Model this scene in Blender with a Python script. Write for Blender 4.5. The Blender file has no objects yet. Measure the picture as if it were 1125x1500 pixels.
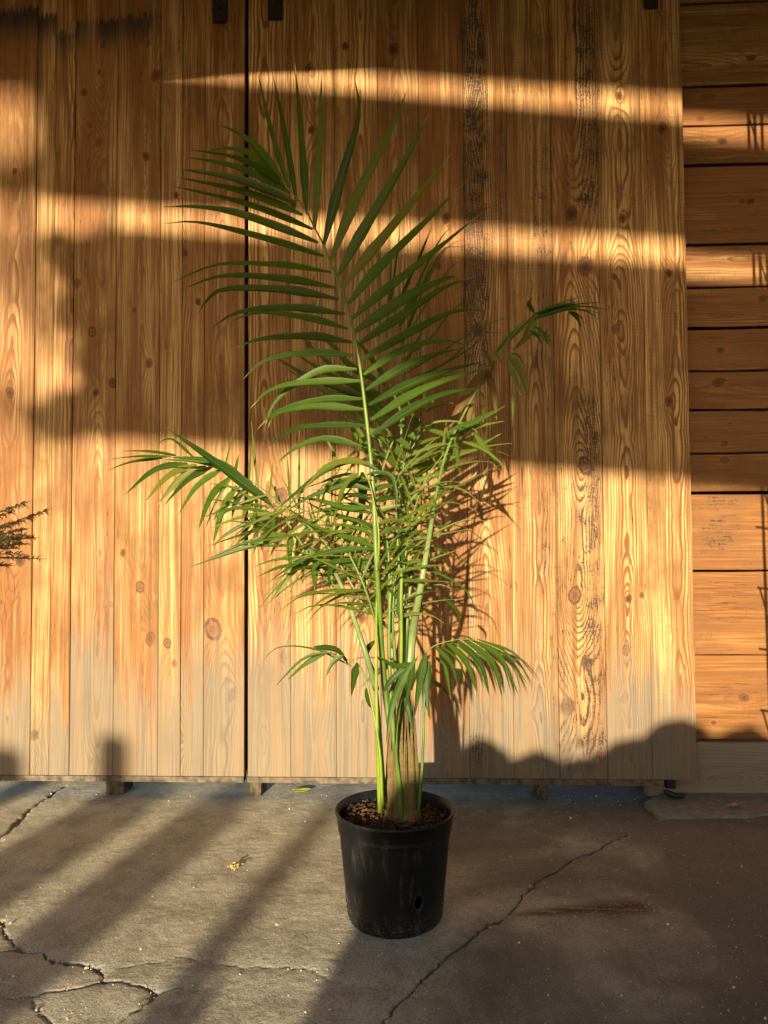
import bpy, bmesh, math, random
import numpy as np
from mathutils import Vector, Matrix, noise as mnoise
R = math.radians
random.seed(7); np.random.seed(7)
S = bpy.context.scene
C = S.collection

# ------------------------------------------------------------------ camera
F_PX, W_PX, H_PX = 1100.0, 1125.0, 1500.0
CAM = Vector((0.0, -3.07, 1.04))
YAW, TILT, ROLL = R(2.5), R(2.2), R(-0.35)
ROT = Matrix.Rotation(YAW, 3, 'Z') @ Matrix.Rotation(R(90) + TILT, 3, 'X') @ Matrix.Rotation(ROLL, 3, 'Z')
cd = bpy.data.cameras.new('camera'); cam = bpy.data.objects.new('camera', cd); C.objects.link(cam)
cam.matrix_world = Matrix.Translation(CAM) @ ROT.to_4x4()
cd.sensor_fit = 'VERTICAL'; cd.sensor_height = 24.0; cd.lens = F_PX / H_PX * 24.0
cd.clip_start = 0.05; cd.clip_end = 2000
S.camera = cam

# ------------------------------------------------------------------ light
SUN = Vector((0.175, 1.0, -0.19))                      # direction the light travels
elev = math.atan2(0.19, math.hypot(0.175, 1.0))
sd = bpy.data.lights.new('sun', 'SUN'); so = bpy.data.objects.new('sun', sd); C.objects.link(so)
sd.energy = 5.0; sd.angle = R(0.53); sd.color = (1.0, 0.80, 0.51)
so.rotation_euler = SUN.to_track_quat('-Z', 'Y').to_euler(); so.location = (-2, -12, 6)
w = bpy.data.worlds.new('World'); S.world = w; w.use_nodes = True
nt = w.node_tree; nt.nodes.clear()
sky = nt.nodes.new('ShaderNodeTexSky'); sky.sky_type = 'NISHITA'; sky.sun_disc = False
sky.sun_elevation = elev; sky.sun_rotation = math.atan2(-SUN.x, -SUN.y)
sky.air_density = 1.0; sky.dust_density = 2.0; sky.ozone_density = 0.6
bg = nt.nodes.new('ShaderNodeBackground'); bg.inputs[1].default_value = 0.08
wo = nt.nodes.new('ShaderNodeOutputWorld')
nt.links.new(sky.outputs[0], bg.inputs[0]); nt.links.new(bg.outputs[0], wo.inputs[0])
S.view_settings.view_transform = 'Standard'; S.view_settings.look = 'None'
S.view_settings.exposure = 1.05; S.view_settings.gamma = 1.0; S.view_settings.use_curve_mapping = False
S.render.engine = 'CYCLES'
S.cycles.max_bounces = 4

# ------------------------------------------------------------------ geometry helpers
def ray(px, py):
    return ROT @ Vector(((px - W_PX / 2) / F_PX, -(py - H_PX / 2) / F_PX, -1.0))
def at(px, py, Y=0.0):
    d = ray(px, py); return CAM + d * ((Y - CAM.y) / d.y)
def gnd(px, py, z=0.0):
    d = ray(px, py); return CAM + d * ((z - CAM.z) / d.z)
def back(p, Y):                                         # follow the sunlight from p back to the plane y = Y
    return p + SUN * ((Y - p.y) / SUN.y)
ORG = {}
def link(o, parent, org):
    C.objects.link(o)
    ORG[o] = Vector(org)
    if parent is not None:
        o.parent = parent; o.location = Vector(org) - ORG[parent]
    else:
        o.location = Vector(org)
    return o
def tag(o, label=None, cat=None, group=None, kind=None):
    if label: o['label'] = label
    if cat: o['category'] = cat
    if group: o['group'] = group
    if kind: o['kind'] = kind
    return o
def thing(name, org, label, cat, group=None):
    return tag(link(bpy.data.objects.new(name, None), None, org), label, cat, group)
def mk(name, verts, faces, mat, parent=None, org=None, smooth=False, uvs=None):
    org = Vector(org) if org is not None else Vector(verts[0])
    me = bpy.data.meshes.new(name)
    me.from_pydata([tuple(Vector(v) - org) for v in verts], [], faces)
    if smooth: me.polygons.foreach_set('use_smooth', [True] * len(me.polygons))
    if uvs is not None:
        uv = me.uv_layers.new(name='UVMap')
        for l in me.loops: uv.data[l.index].uv = uvs[l.vertex_index]
    if mat: me.materials.append(mat)
    me.update()
    return link(bpy.data.objects.new(name, me), parent, org)
def spline(pts, n):
    pts = [Vector(p) for p in pts]
    P = [pts[0] * 2 - pts[1]] + pts + [pts[-1] * 2 - pts[-2]]
    out = []
    L = [0.0]
    for a, b in zip(pts, pts[1:]): L.append(L[-1] + (b - a).length)
    for i in range(n + 1):
        s = L[-1] * i / n
        k = max(j for j in range(len(pts) - 1) if L[j] <= s + 1e-9)
        t = (s - L[k]) / max(1e-9, L[k + 1] - L[k])
        p0, p1, p2, p3 = P[k:k + 4]
        out.append(0.5 * ((2 * p1) + (p2 - p0) * t + (2 * p0 - 5 * p1 + 4 * p2 - p3) * t * t + (3 * p1 - p0 - 3 * p2 + p3) * t ** 3))
    return out
def tube_data(path, radii, seg=8, flat=1.0, wob=0.0):
    vs, fs = [], []
    n = len(path)
    ref = Vector((0, -1, 0))
    for i, p in enumerate(path):
        T = (path[min(i + 1, n - 1)] - path[max(i - 1, 0)]).normalized()
        a = T.cross(ref)
        if a.length < 1e-3: a = T.cross(Vector((1, 0, 0)))
        a.normalize(); b = T.cross(a).normalized()
        for k in range(seg):
            th = 2 * math.pi * k / seg
            r = radii[i] * (1 + wob * mnoise.noise(p * 30 + Vector((k * 1.7, 0, 0))))
            vs.append(p + a * math.cos(th) * r + b * math.sin(th) * r * flat)
    for i in range(n - 1):
        for k in range(seg):
            k2 = (k + 1) % seg
            fs.append((i * seg + k, i * seg + k2, (i + 1) * seg + k2, (i + 1) * seg + k))
    fs.append(tuple(range(seg))[::-1]); fs.append(tuple(range((n - 1) * seg, n * seg)))
    return vs, fs
def box_data(x0, x1, y0, y1, z0, z1):
    v = [(x, y, z) for z in (z0, z1) for y in (y0, y1) for x in (x0, x1)]
    f = [(0, 2, 3, 1), (4, 5, 7, 6), (0, 1, 5, 4), (2, 6, 7, 3), (0, 4, 6, 2), (1, 3, 7, 5)]
    return v, f
def join(*parts):
    V, Fc = [], []
    for v, f in parts:
        o = len(V); V += list(v); Fc += [tuple(i + o for i in q) for q in f]
    return V, Fc

# ------------------------------------------------------------------ node helper
class NT:
    def __init__(s, name):
        s.mat = bpy.data.materials.new(name); s.mat.use_nodes = True
        s.t = s.mat.node_tree; s.t.nodes.clear()
        s.out = s.t.nodes.new('ShaderNodeOutputMaterial')
    def n(s, typ, **kw):
        nd = s.t.nodes.new(typ)
        for k, v in kw.items(): setattr(nd, k, v)
        return nd
    def put(s, sock, v):
        if v is None: return
        if isinstance(v, bpy.types.NodeSocket): s.t.links.new(v, sock)
        elif isinstance(v, (tuple, list)) and sock.type == 'RGBA' and len(v) == 3: sock.default_value = (*v, 1)
        else: sock.default_value = v
    def m(s, op, a, b=None, c=None, clamp=False):
        nd = s.n('ShaderNodeMath', operation=op, use_clamp=clamp)
        s.put(nd.inputs[0], a); s.put(nd.inputs[1], b); s.put(nd.inputs[2], c)
        return nd.outputs[0]
    def comb(s, x, y, z):
        nd = s.n('ShaderNodeCombineXYZ')
        s.put(nd.inputs[0], x); s.put(nd.inputs[1], y); s.put(nd.inputs[2], z)
        return nd.outputs[0]
    def sep(s, v):
        nd = s.n('ShaderNodeSeparateXYZ'); s.put(nd.inputs[0], v); return nd.outputs
    def noise(s, vec, scale=1.0, detail=2.0, rough=0.5, dist=0.0):
        nd = s.n('ShaderNodeTexNoise'); s.put(nd.inputs['Vector'], vec)
        nd.inputs['Scale'].default_value = scale; nd.inputs['Detail'].default_value = detail
        nd.inputs['Roughness'].default_value = rough; nd.inputs['Distortion'].default_value = dist
        return nd.outputs['Fac']
    def ss(s, v, a, b, to0=0.0, to1=1.0):
        nd = s.n('ShaderNodeMapRange', interpolation_type='SMOOTHSTEP')
        s.put(nd.inputs['Value'], v)
        inv = a > b
        if inv: a, b, to0, to1 = b, a, to1, to0
        nd.inputs['From Min'].default_value = a; nd.inputs['From Max'].default_value = b
        nd.inputs['To Min'].default_value = to0; nd.inputs['To Max'].default_value = to1
        return nd.outputs['Result']
    def mix(s, fac, a, b, mode='MIX'):
        nd = s.n('ShaderNodeMix', data_type='RGBA', blend_type=mode)
        s.put(nd.inputs['Factor'], fac); s.put(nd.inputs['A'], a) if False else None
        s.put(nd.inputs[6], a); s.put(nd.inputs[7], b)
        return nd.outputs[2]
    def obj(s): return s.n('ShaderNodeTexCoord').outputs['Object']
    def bsdf(s, color, rough=0.6, spec=0.3, bump=None, bstr=0.3, bdist=0.002, metal=0.0):
        b = s.n('ShaderNodeBsdfPrincipled')
        s.put(b.inputs['Base Color'], color); s.put(b.inputs['Roughness'], rough)
        b.inputs['Specular IOR Level'].default_value = spec; b.inputs['Metallic'].default_value = metal
        if bump is not None:
            bp = s.n('ShaderNodeBump'); bp.inputs['Strength'].default_value = bstr; bp.inputs['Distance'].default_value = bdist
            s.put(bp.inputs['Height'], bump); s.t.links.new(bp.outputs[0], b.inputs['Normal'])
        s.t.links.new(b.outputs[0], s.out.inputs[0])
        return b

# ------------------------------------------------------------------ wood: one material per board (its own rings, knots and wear)
def wood(name, rnd, knots=(), *a, **k): return wood_(name, rnd, knots, *a, **k)
def wood_(name, rnd, knots=(), patches=(), drips=(), c0=0.0, h0=0.03, slope=0.012, ring=0.0075, tint=0.5, grey=None, greyall=0.0, sawn=0.3, contrast=1.0, dark=0.0, width=None):
    t = NT(name)
    x, y, z = t.sep(t.obj())
    sd = rnd.uniform(0, 60)
    v0 = t.comb(t.m('ADD', x, sd), t.m('MULTIPLY', y, 1.0), t.m('ADD', z, sd * 1.7))
    nz = t.noise(t.comb(t.m('MULTIPLY', x, 1.0), sd, t.m('MULTIPLY', z, 1.3)), 1.0, 1)
    nh = t.noise(t.comb(sd + 5, t.m('MULTIPLY', x, 2.0), t.m('MULTIPLY', z, 3.4)), 1.0, 2.5, 0.55)
    cx = t.m('MULTIPLY_ADD', t.m('SUBTRACT', nz, 0.5), 0.05, c0)
    dx = t.m('SUBTRACT', x, cx)
    h = t.m('MULTIPLY_ADD', z, slope, h0)
    h = t.m('MULTIPLY_ADD', t.m('SUBTRACT', nh, 0.5), 0.055, h)
    r = t.m('SQRT', t.m('ADD', t.m('MULTIPLY', dx, dx), t.m('MULTIPLY', h, h)))
    kmask = None; kring = None; khalo = None
    kn_ = t.m('SUBTRACT', t.noise(v0, 70, 2), 0.5) if knots else None
    wob = t.m('MULTIPLY_ADD', t.noise(v0, 14, 3), 0.05, -0.025) if patches else None
    for (kx, kz, kr) in knots:
        ddx = t.m('SUBTRACT', x, kx); ddz = t.m('SUBTRACT', z, kz)
        ang = rnd.uniform(-0.3, 0.3)
        ddz2 = t.m('MULTIPLY_ADD', ddx, ang, ddz)
        d1 = t.m('SQRT', t.m('ADD', t.m('MULTIPLY', ddx, ddx), t.m('MULTIPLY', t.m('MULTIPLY', ddz2, ddz2), 0.55)))
        d1 = t.m('MULTIPLY_ADD', kn_, kr * 0.7, d1)
        dl = t.m('ADD', t.m('MULTIPLY', ddx, ddx), t.m('MULTIPLY', t.m('MULTIPLY', ddz, ddz), 0.16))
        sg = kr * 2.4 + 0.008
        e = t.m('POWER', 2.718, t.m('MULTIPLY', t.m('SQRT', dl), -1.0 / sg))
        r = t.m('MULTIPLY_ADD', e, rnd.choice((-1, 1)) * (kr * 2.6 + 0.012), r)
        mk_ = t.ss(d1, kr * 1.05, kr * 0.85)
        rim = t.m('MULTIPLY', t.ss(d1, kr * 1.3, kr * 1.0), t.ss(d1, kr * 0.55, kr * 0.95, 0.0, rnd.uniform(0.3, 0.95)))
        ha = t.ss(d1, kr * 3.2, kr * 0.9)
        rg = t.m('MULTIPLY', mk_, t.m('MULTIPLY_ADD', t.m('SINE', t.m('MULTIPLY', d1, 7.0 / kr)), 0.15, rnd.uniform(0.5, 0.95)))
        kmask = mk_ if kmask is None else t.m('MAXIMUM', kmask, mk_)
        kring = t.m('MAXIMUM', rg, rim) if kring is None else t.m('MAXIMUM', kring, t.m('MAXIMUM', rg, rim))
        khalo = ha if khalo is None else t.m('MAXIMUM', khalo, ha)
    fine = t.noise(t.comb(t.m('MULTIPLY', x, 38), sd, t.m('MULTIPLY', z, 1.6)), 1.0, 3, 0.65)
    ph = t.m('DIVIDE', t.m('MULTIPLY_ADD', fine, 0.008, r), ring)
    fr = t.m('FRACT', ph)
    late = t.m('MULTIPLY', t.ss(fr, 0.35, 0.86), t.ss(fr, 1.0, 0.93))
    amp = t.ss(t.noise(t.comb(t.m('MULTIPLY', x, 9), sd + 9, t.m('MULTIPLY', z, 0.7)), 1.0, 2), 0.3, 0.7, 0.35, 1.0)
    amp = t.m('MULTIPLY', amp, t.ss(t.m('ABSOLUTE', dx), 0.07, 0.018, rnd.uniform(0.4, 0.9), 1.2))
    late = t.m('MULTIPLY', late, amp)
    fib = t.noise(t.comb(t.m('MULTIPLY', x, 230), sd, t.m('MULTIPLY', z, 5)), 1.0, 2, 0.6)
    fib2 = t.noise(t.comb(t.m('MULTIPLY', x, 90), sd + 3, t.m('MULTIPLY', z, 2.0)), 1.0, 2, 0.6)
    blot = t.noise(t.comb(t.m('MULTIPLY', x, 11), sd + 20, t.m('MULTIPLY', z, 1.5)), 1.0, 3, 0.6)
    blot2 = t.noise(t.comb(t.m('MULTIPLY', x, 4), sd + 33, t.m('MULTIPLY', z, 3.0)), 1.0, 4, 0.65)
    k = 1.0 - dark
    strk = t.noise(t.comb(t.m('MULTIPLY', x, 30), sd + 51, t.m('MULTIPLY', z, 0.9)), 1.0, 3, 0.65)
    pale = tuple(c * k for c in (0.78, 0.515, 0.215)); deep = tuple(c * k for c in (0.40, 0.175, 0.046))
    base = t.mix(t.ss(t.m('ADD', blot, tint - 0.5), 0.34, 0.68), pale, deep)
    latec = t.mix(t.ss(blot2, 0.35, 0.65), (0.16, 0.052, 0.014), (0.24, 0.095, 0.028))
    col = t.mix(t.m('MULTIPLY', late, 1.15 * contrast, clamp=True), base, latec)
    col = t.mix(t.m('MULTIPLY', t.ss(fib2, 0.46, 0.64), 0.72), col, (0.15, 0.06, 0.018))
    col = t.mix(t.ss(fib, 0.38, 0.72, 0.0, 0.45), col, (0.20, 0.085, 0.028))
    col = t.mix(t.ss(strk, 0.44, 0.64, 0.0, 0.62), col, (0.20, 0.085, 0.025))
    chk = t.m('MULTIPLY', t.ss(t.m('ABSOLUTE', t.m('SUBTRACT', fine, 0.5)), 0.012, 0.003), t.ss(blot, 0.5, 0.62))
    col = t.mix(t.m('MULTIPLY', chk, 0.8), col, (0.05, 0.022, 0.01))
    if width:
        ed = t.ss(t.m('MULTIPLY_ADD', t.m('SUBTRACT', fib2, 0.5), 0.02, t.m('ABSOLUTE', x)), width / 2 - 0.011, width / 2 - 0.001)
        col = t.mix(t.m('MULTIPLY', ed, 0.15), col, (0.10, 0.048, 0.022))
    # dull patina blotches
    col = t.mix(t.ss(blot2, 0.46, 0.74, 0.0, 0.75), col, (0.15, 0.078, 0.034))
    if sawn:
        sw = t.noise(t.comb(t.m('MULTIPLY', x, 25), sd, t.m('MULTIPLY', z, 420)), 1.0, 2)
        sg_ = t.ss(t.noise(v0, 5, 2), 0.4, 0.62)
        sawm = t.m('MULTIPLY', t.ss(sw, 0.5, 0.68), sg_)
        col = t.mix(t.m('MULTIPLY', sawm, sawn), col, (0.17, 0.08, 0.035))
    if khalo is not None:
        col = t.mix(t.m('MULTIPLY', khalo, 0.14), col, (0.40, 0.15, 0.035))
        col = t.mix(t.m('MULTIPLY', kmask, 0.6), col, (0.30, 0.12, 0.04))
        col = t.mix(t.m('MULTIPLY', kring, 0.95, clamp=True), col, (0.05, 0.02, 0.009))
    if grey is not None:
        gn = t.noise(t.comb(t.m('MULTIPLY', x, 24), sd + 41, t.m('MULTIPLY', z, 2.2)), 1.0, 4, 0.6)
        gz = t.m('MULTIPLY_ADD', t.m('SUBTRACT', gn, 0.5), 1.15, z)
        gm = t.ss(gz, grey + 0.16, grey - 0.22, 0.0, 0.95)
        gcol = t.mix(t.m('MULTIPLY', late, 0.5), (0.20, 0.172, 0.134), (0.075, 0.06, 0.045))
        gcol = t.mix(t.ss(fib2, 0.45, 0.62, 0.0, 0.6), gcol, (0.14, 0.11, 0.08)); gcol = t.mix(t.ss(strk, 0.45, 0.65, 0.0, 0.6), gcol, (0.27, 0.18, 0.10))
        gcol = t.mix(t.ss(blot2, 0.45, 0.75, 0.0, 0.5), gcol, (0.19, 0.155, 0.115))
        col = t.mix(gm, col, gcol)
    if greyall:
        gcol = t.mix(t.m('MULTIPLY', late, 0.6), (0.30, 0.26, 0.20), (0.15, 0.125, 0.095))
        gcol = t.mix(t.ss(fib, 0.3, 0.75, 0.0, 0.5), gcol, (0.11, 0.09, 0.07))
        col = t.mix(greyall, col, gcol)
    # old black coating left in the grain
    pm = None
    for (px0, px1, pz0, pz1, amt) in patches:
        xx = t.m('ADD', x, wob); zz = t.m('MULTIPLY_ADD', wob, 4.0, z)
        mx = t.ss(t.m('ABSOLUTE', t.m('SUBTRACT', xx, (px0 + px1) / 2)), (px1 - px0) / 2 + 0.03, (px1 - px0) / 2 - 0.02)
        mz = t.ss(t.m('ABSOLUTE', t.m('SUBTRACT', zz, (pz0 + pz1) / 2)), (pz1 - pz0) / 2 + 0.05, (pz1 - pz0) / 2 - 0.12)
        q = t.m('MULTIPLY', t.m('MULTIPLY', mx, mz), amt)
        pm = q if pm is None else t.m('MAXIMUM', pm, q)
    if pm is not None:
        st = t.noise(t.comb(t.m('MULTIPLY', x, 210), sd, t.m('MULTIPLY', z, 16)), 1.0, 3, 0.65)
        cr = t.noise(t.comb(t.m('MULTIPLY', x, 160), sd + 2, t.m('MULTIPLY', z, 120)), 1.0, 3, 0.65)
        hz = t.noise(t.comb(t.m('MULTIPLY', x, 14), sd + 6, t.m('MULTIPLY', z, 150)), 1.0, 3, 0.6)
        big = t.noise(v0, 16, 3)
        q = t.m('ADD', t.m('ADD', t.m('MULTIPLY', st, 0.55), t.m('MULTIPLY', cr, 0.55)), t.m('MULTIPLY', big, 0.5))
        q = t.m('MULTIPLY_ADD', late, 0.13, q)
        thr = t.m('MULTIPLY_ADD', pm, -0.31, 1.07)
        cov = t.ss(t.m('SUBTRACT', q, thr), -0.01, 0.09)
        cov = t.m('MULTIPLY', cov, t.ss(hz, 0.66, 0.58))
        cov = t.m('MULTIPLY', cov, t.ss(pm, 0.03, 0.18))
        col = t.mix(t.m('MULTIPLY', cov, 0.93), col, (0.018, 0.016, 0.016))
        col = t.mix(t.m('MULTIPLY', pm, 0.40), col, (0.12, 0.065, 0.035))
    for (dz, dl, amt) in drips:                     # soaked-in blue-black stain, ragged upper edge, fading downwards
        jag = t.noise(t.comb(t.m('MULTIPLY', x, 110), sd, 3.0), 1.0, 3, 0.7)
        jz = t.m('MULTIPLY_ADD', t.m('SUBTRACT', jag, 0.5), 0.14, z)
        dm = t.m('MULTIPLY', t.ss(jz, dz + 0.015, dz - 0.005), t.ss(jz, dz - dl, dz - 0.02))
        dm = t.m('MULTIPLY', dm, t.ss(blot, 0.36, 0.55, 0.35, 1.0))
        col = t.mix(t.m('MULTIPLY', dm, amt), col, (0.022, 0.017, 0.024))
    hgt = t.m('ADD', fib, t.m('MULTIPLY', fib2, 1.2))
    t.bsdf(col, t.ss(blot2, 0.3, 0.7, 0.5, 0.72), 0.28, hgt, 0.42, 0.0018)
    return t.mat

def simple(name, col, rough=0.6, spec=0.3, var=0.25, scale=20, bump=0.0, metal=0.0):
    t = NT(name); o = t.obj()
    n1 = t.noise(o, scale, 4, 0.6)
    c = t.mix(t.ss(n1, 0.3, 0.7), tuple(k * (1 - var) for k in col), tuple(min(1, k * (1 + var)) for k in col))
    t.bsdf(c, rough, spec, n1 if bump else None, bump or 0.1, 0.004, metal)
    return t.mat

# ------------------------------------------------------------------ ground: one slab sheet, fine where the camera sees it
def crackline(pts): return np.array([gnd(*p)[:2] for p in pts])
CR = [  # (pixel path, half width m, depth m)
 ([(918, 1222), (905, 1228), (880, 1245), (835, 1262), (800, 1285), (765, 1310), (748, 1335), (700, 1365), (660, 1395), (615, 1440), (585, 1465), (555, 1505)], 0.0040, 0.009),
 ([(-10, 1345), (8, 1352), (15, 1380), (40, 1393), (65, 1397), (80, 1412), (115, 1415), (145, 1425), (150, 1438), (180, 1440), (205, 1443), (230, 1453)], 0.0030, 0.008),
 ([(-10, 1395), (15, 1390), (40, 1393)], 0.004, 0.008),
 ([(150, 1438), (120, 1446), (60, 1453), (25, 1461), (0, 1456)], 0.0035, 0.006),
 ([(48, 1457), (60, 1480), (80, 1505)], 0.003, 0.005),
 ([(230, 1453), (205, 1475), (185, 1492), (170, 1505)], 0.0035, 0.006),
 ([(152, 1428), (200, 1415), (235, 1408), (265, 1399), (285, 1402), (300, 1414), (360, 1416), (440, 1418), (475, 1430), (500, 1443), (560, 1450)], 0.0020, 0.0025),
 ([(-10, 1240), (15, 1215), (30, 1200), (55, 1178), (75, 1165), (98, 1150)], 0.006, 0.010),
 ([(230, 1453), (255, 1446), (290, 1450)], 0.0025, 0.004),
]
xs = np.concatenate([-np.geomspace(1.75, 300, 26)[::-1], np.linspace(-1.7, 1.75, 640), np.geomspace(1.8, 300, 26)])
ys = np.concatenate([-np.geomspace(1.85, 300, 26)[::-1], np.linspace(-1.8, 0.30, 420), np.geomspace(0.35, 300, 18)])
X, Y = np.meshgrid(xs, ys)
def vnoise(X, Y, s, seed):
    rs = np.random.RandomState(seed); G = rs.rand(256, 256)
    u, v = X * s + 1000, Y * s + 1000
    i, j = np.floor(u).astype(int), np.floor(v).astype(int); a, b = u - i, v - j
    a, b = a * a * (3 - 2 * a), b * b * (3 - 2 * b)
    g = lambda p, q: G[p % 256, q % 256]
    return (g(i, j) * (1 - a) + g(i + 1, j) * a) * (1 - b) + (g(i, j + 1) * (1 - a) + g(i + 1, j + 1) * a) * b
Z = 0.010 * (vnoise(X, Y, 2.2, 1) - 0.5) + 0.005 * (vnoise(X, Y, 7, 2) - 0.5) + 0.0016 * (vnoise(X, Y, 60, 3) - 0.5)
Z *= np.exp(-np.maximum(0, np.hypot(X, Y) - 3) / 4)
jx = 0.014 * (vnoise(X, Y, 55, 11) - 0.5) + 0.016 * (vnoise(X, Y, 14, 13) - 0.5); jy = 0.014 * (vnoise(X, Y, 55, 12) - 0.5) + 0.016 * (vnoise(X, Y, 14, 14) - 0.5)
Xj, Yj = X + jx, Y + jy
near = (np.abs(X) < 1.8) & (Y > -1.9) & (Y < 0.35)
crk = np.zeros_like(X)
xn, yn = Xj[near], Yj[near]
wv = 0.25 + 1.0 * vnoise(xn, yn, 16, 21) + 0.5 * vnoise(xn, yn, 70, 22)
for pts, hw, dep in CR:
    P = crackline(pts); d = np.full(xn.shape, 9.0)
    for a, b in zip(P, P[1:]):
        ab = b - a; t_ = np.clip(((xn - a[0]) * ab[0] + (yn - a[1]) * ab[1]) / (ab @ ab), 0, 1)
        d = np.minimum(d, np.hypot(xn - a[0] - t_ * ab[0], yn - a[1] - t_ * ab[1]))
    k = np.clip(1.35 - d / (hw * wv), 0, 1)
    Z[near] -= dep * k
    Z[near] -= 0.0022 * np.exp(-(d / 0.03) ** 2)
    crk[near] = np.maximum(crk[near], np.clip(1.9 - d / (hw * wv), 0, 1) * min(1, dep / 0.008))
# rusty scraped stain on the right, worn spots
sp = np.array([gnd(*p)[:2] for p in ((760, 1338), (850, 1334), (950, 1327))])
ax = (sp[2] - sp[0]); ln = np.hypot(*ax); ax /= ln; nx = np.array([-ax[1], ax[0]])
u = ((X - sp[0][0]) * ax[0] + (Y - sp[0][1]) * ax[1]) / ln; v = ((X - sp[0][0]) * nx[0] + (Y - sp[0][1]) * nx[1])
wid = 0.016 + 0.045 * np.clip(u, 0, 1)
stain = np.clip(1.25 - np.abs(v) / wid, 0, 1) * np.clip((u + 0.1) * 4, 0, 1) * np.clip((1.08 - u) * 7, 0, 1)
stain *= np.clip(0.35 + 1.5 * vnoise(X * ax[0] * 0.3 + Y * ax[1] * 0.3, Y * 3.2, 30, 31), 0, 1)
ny, nxn = X.shape
verts = np.stack([X, Y, Z], -1).reshape(-1, 3)
idx = np.arange(ny * nxn).reshape(ny, nxn)
faces = np.stack([idx[:-1, :-1], idx[:-1, 1:], idx[1:, 1:], idx[1:, :-1]], -1).reshape(-1, 4)
gm = bpy.data.meshes.new('ground')
gm.vertices.add(len(verts)); gm.vertices.foreach_set('co', verts.ravel())
gm.loops.add(faces.size); gm.loops.foreach_set('vertex_index', faces.ravel().astype(np.int32))
gm.polygons.add(len(faces)); gm.polygons.foreach_set('loop_start', np.arange(0, faces.size, 4, dtype=np.int32))
gm.update(calc_edges=True)
gm.polygons.foreach_set('use_smooth', np.ones(len(faces), dtype=bool))
for nm, arr in (('crack', crk), ('stain', stain)):
    at_ = gm.attributes.new(nm, 'FLOAT', 'POINT'); at_.data.foreach_set('value', arr.ravel().astype(np.float32))
t = NT('worn_concrete'); o = t.obj(); gx, gy, gz = t.sep(o)
ac = t.n('ShaderNodeAttribute', attribute_name='crack').outputs['Fac']; as_ = t.n('ShaderNodeAttribute', attribute_name='stain').outputs['Fac']
big = t.noise(o, 1.6, 5, 0.6, 0.6); mid = t.noise(o, 9, 5, 0.65); spk = t.noise(o, 210, 3, 0.7); spk2 = t.noise(o, 95, 4, 0.75)
dirt_shade = t.ss(t.m('ADD', t.m('MULTIPLY', big, 0.8), t.m('MULTIPLY', gx, 0.22)), 0.34, 0.56)  # brown dirt towards the right, darkened to deepen the shade falling there
col = t.mix(dirt_shade, (0.46, 0.44, 0.375), (0.150, 0.135, 0.118))
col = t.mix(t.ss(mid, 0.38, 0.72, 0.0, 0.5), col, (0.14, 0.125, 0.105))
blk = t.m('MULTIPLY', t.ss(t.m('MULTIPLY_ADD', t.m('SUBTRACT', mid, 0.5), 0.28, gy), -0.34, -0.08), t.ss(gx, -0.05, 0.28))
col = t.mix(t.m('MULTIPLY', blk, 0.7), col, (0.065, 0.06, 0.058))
col = t.mix(t.ss(spk, 0.48, 0.66, 0.0, 0.7), col, (0.10, 0.09, 0.078))
col = t.mix(t.ss(spk2, 0.60, 0.70, 0.0, 0.7), col, (0.68, 0.63, 0.53))
scr = t.noise(t.comb(t.m('MULTIPLY', gx, 9), t.m('MULTIPLY', gy, 75), 1.0), 1.0, 3, 0.6)
col = t.mix(t.ss(scr, 0.66, 0.76, 0.0, 0.22), col, (0.42, 0.38, 0.32))
col = t.mix(t.m('MULTIPLY', as_, 0.9), col, (0.075, 0.024, 0.016))
col = t.mix(t.m('MULTIPLY', t.m('MULTIPLY', as_, t.ss(spk2, 0.56, 0.64)), 0.8), col, (0.5, 0.42, 0.36))
col = t.mix(t.m('MULTIPLY', t.ss(ac, 0.3, 0.95), 0.65), col, (0.045, 0.034, 0.026))
yard = t.m('MAXIMUM', t.ss(t.m('MULTIPLY_ADD', mid, 0.3, gy), -2.2, -2.6), t.ss(t.m('ABSOLUTE', gx), 2.6, 3.0))   # beyond the slab, unseen: bare earth and dry grass, darkened to cut bounced light
col = t.mix(yard, col, t.mix(t.ss(big, 0.4, 0.6), (0.085, 0.07, 0.045), (0.06, 0.075, 0.03)))
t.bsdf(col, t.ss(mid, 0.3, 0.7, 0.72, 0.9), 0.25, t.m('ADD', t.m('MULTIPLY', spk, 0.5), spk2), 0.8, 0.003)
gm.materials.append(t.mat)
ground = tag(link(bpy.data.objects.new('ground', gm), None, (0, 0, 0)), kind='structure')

# ------------------------------------------------------------------ timber doors and siding
M_steel = simple('black_painted_steel', (0.012, 0.012, 0.013), 0.5, 0.4, 0.3, 60, 0.1)
M_dark = simple('dark_backing', (0.03, 0.02, 0.014), 0.9, 0.1)
M_endgrain = simple('weathered_rail_wood', (0.13, 0.108, 0.082), 0.85, 0.15, 0.5, 28, 0.5)
def board_mesh(w, L, th, rnd, nseg=9, ch=0.0022, wav=0.0006):
    prof = [(-w / 2, th), (-w / 2, ch), (-w / 2 + ch * 0.45, ch * 0.3), (-w / 2 + ch * 1.3, 0), (w / 2 - ch * 1.3, 0), (w / 2 - ch * 0.45, ch * 0.3), (w / 2, ch), (w / 2, th)]
    vs, fs = [], []
    for i in range(nseg + 1):
        z = L * i / nseg
        wl, wr = rnd.uniform(-wav, wav), rnd.uniform(-wav, wav)
        for (px, py) in prof: vs.append((px + (wl if px < 0 else wr), py, z))
    n = len(prof)
    for i in range(nseg):
        for k in range(n):
            k2 = (k + 1) % n
            fs.append((i * n + k, i * n + k2, (i + 1) * n + k2, (i + 1) * n + k))
    fs.append(tuple(range(n))[::-1]); fs.append(tuple(range(nseg * n, nseg * n + n)))
    return vs, fs
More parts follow.
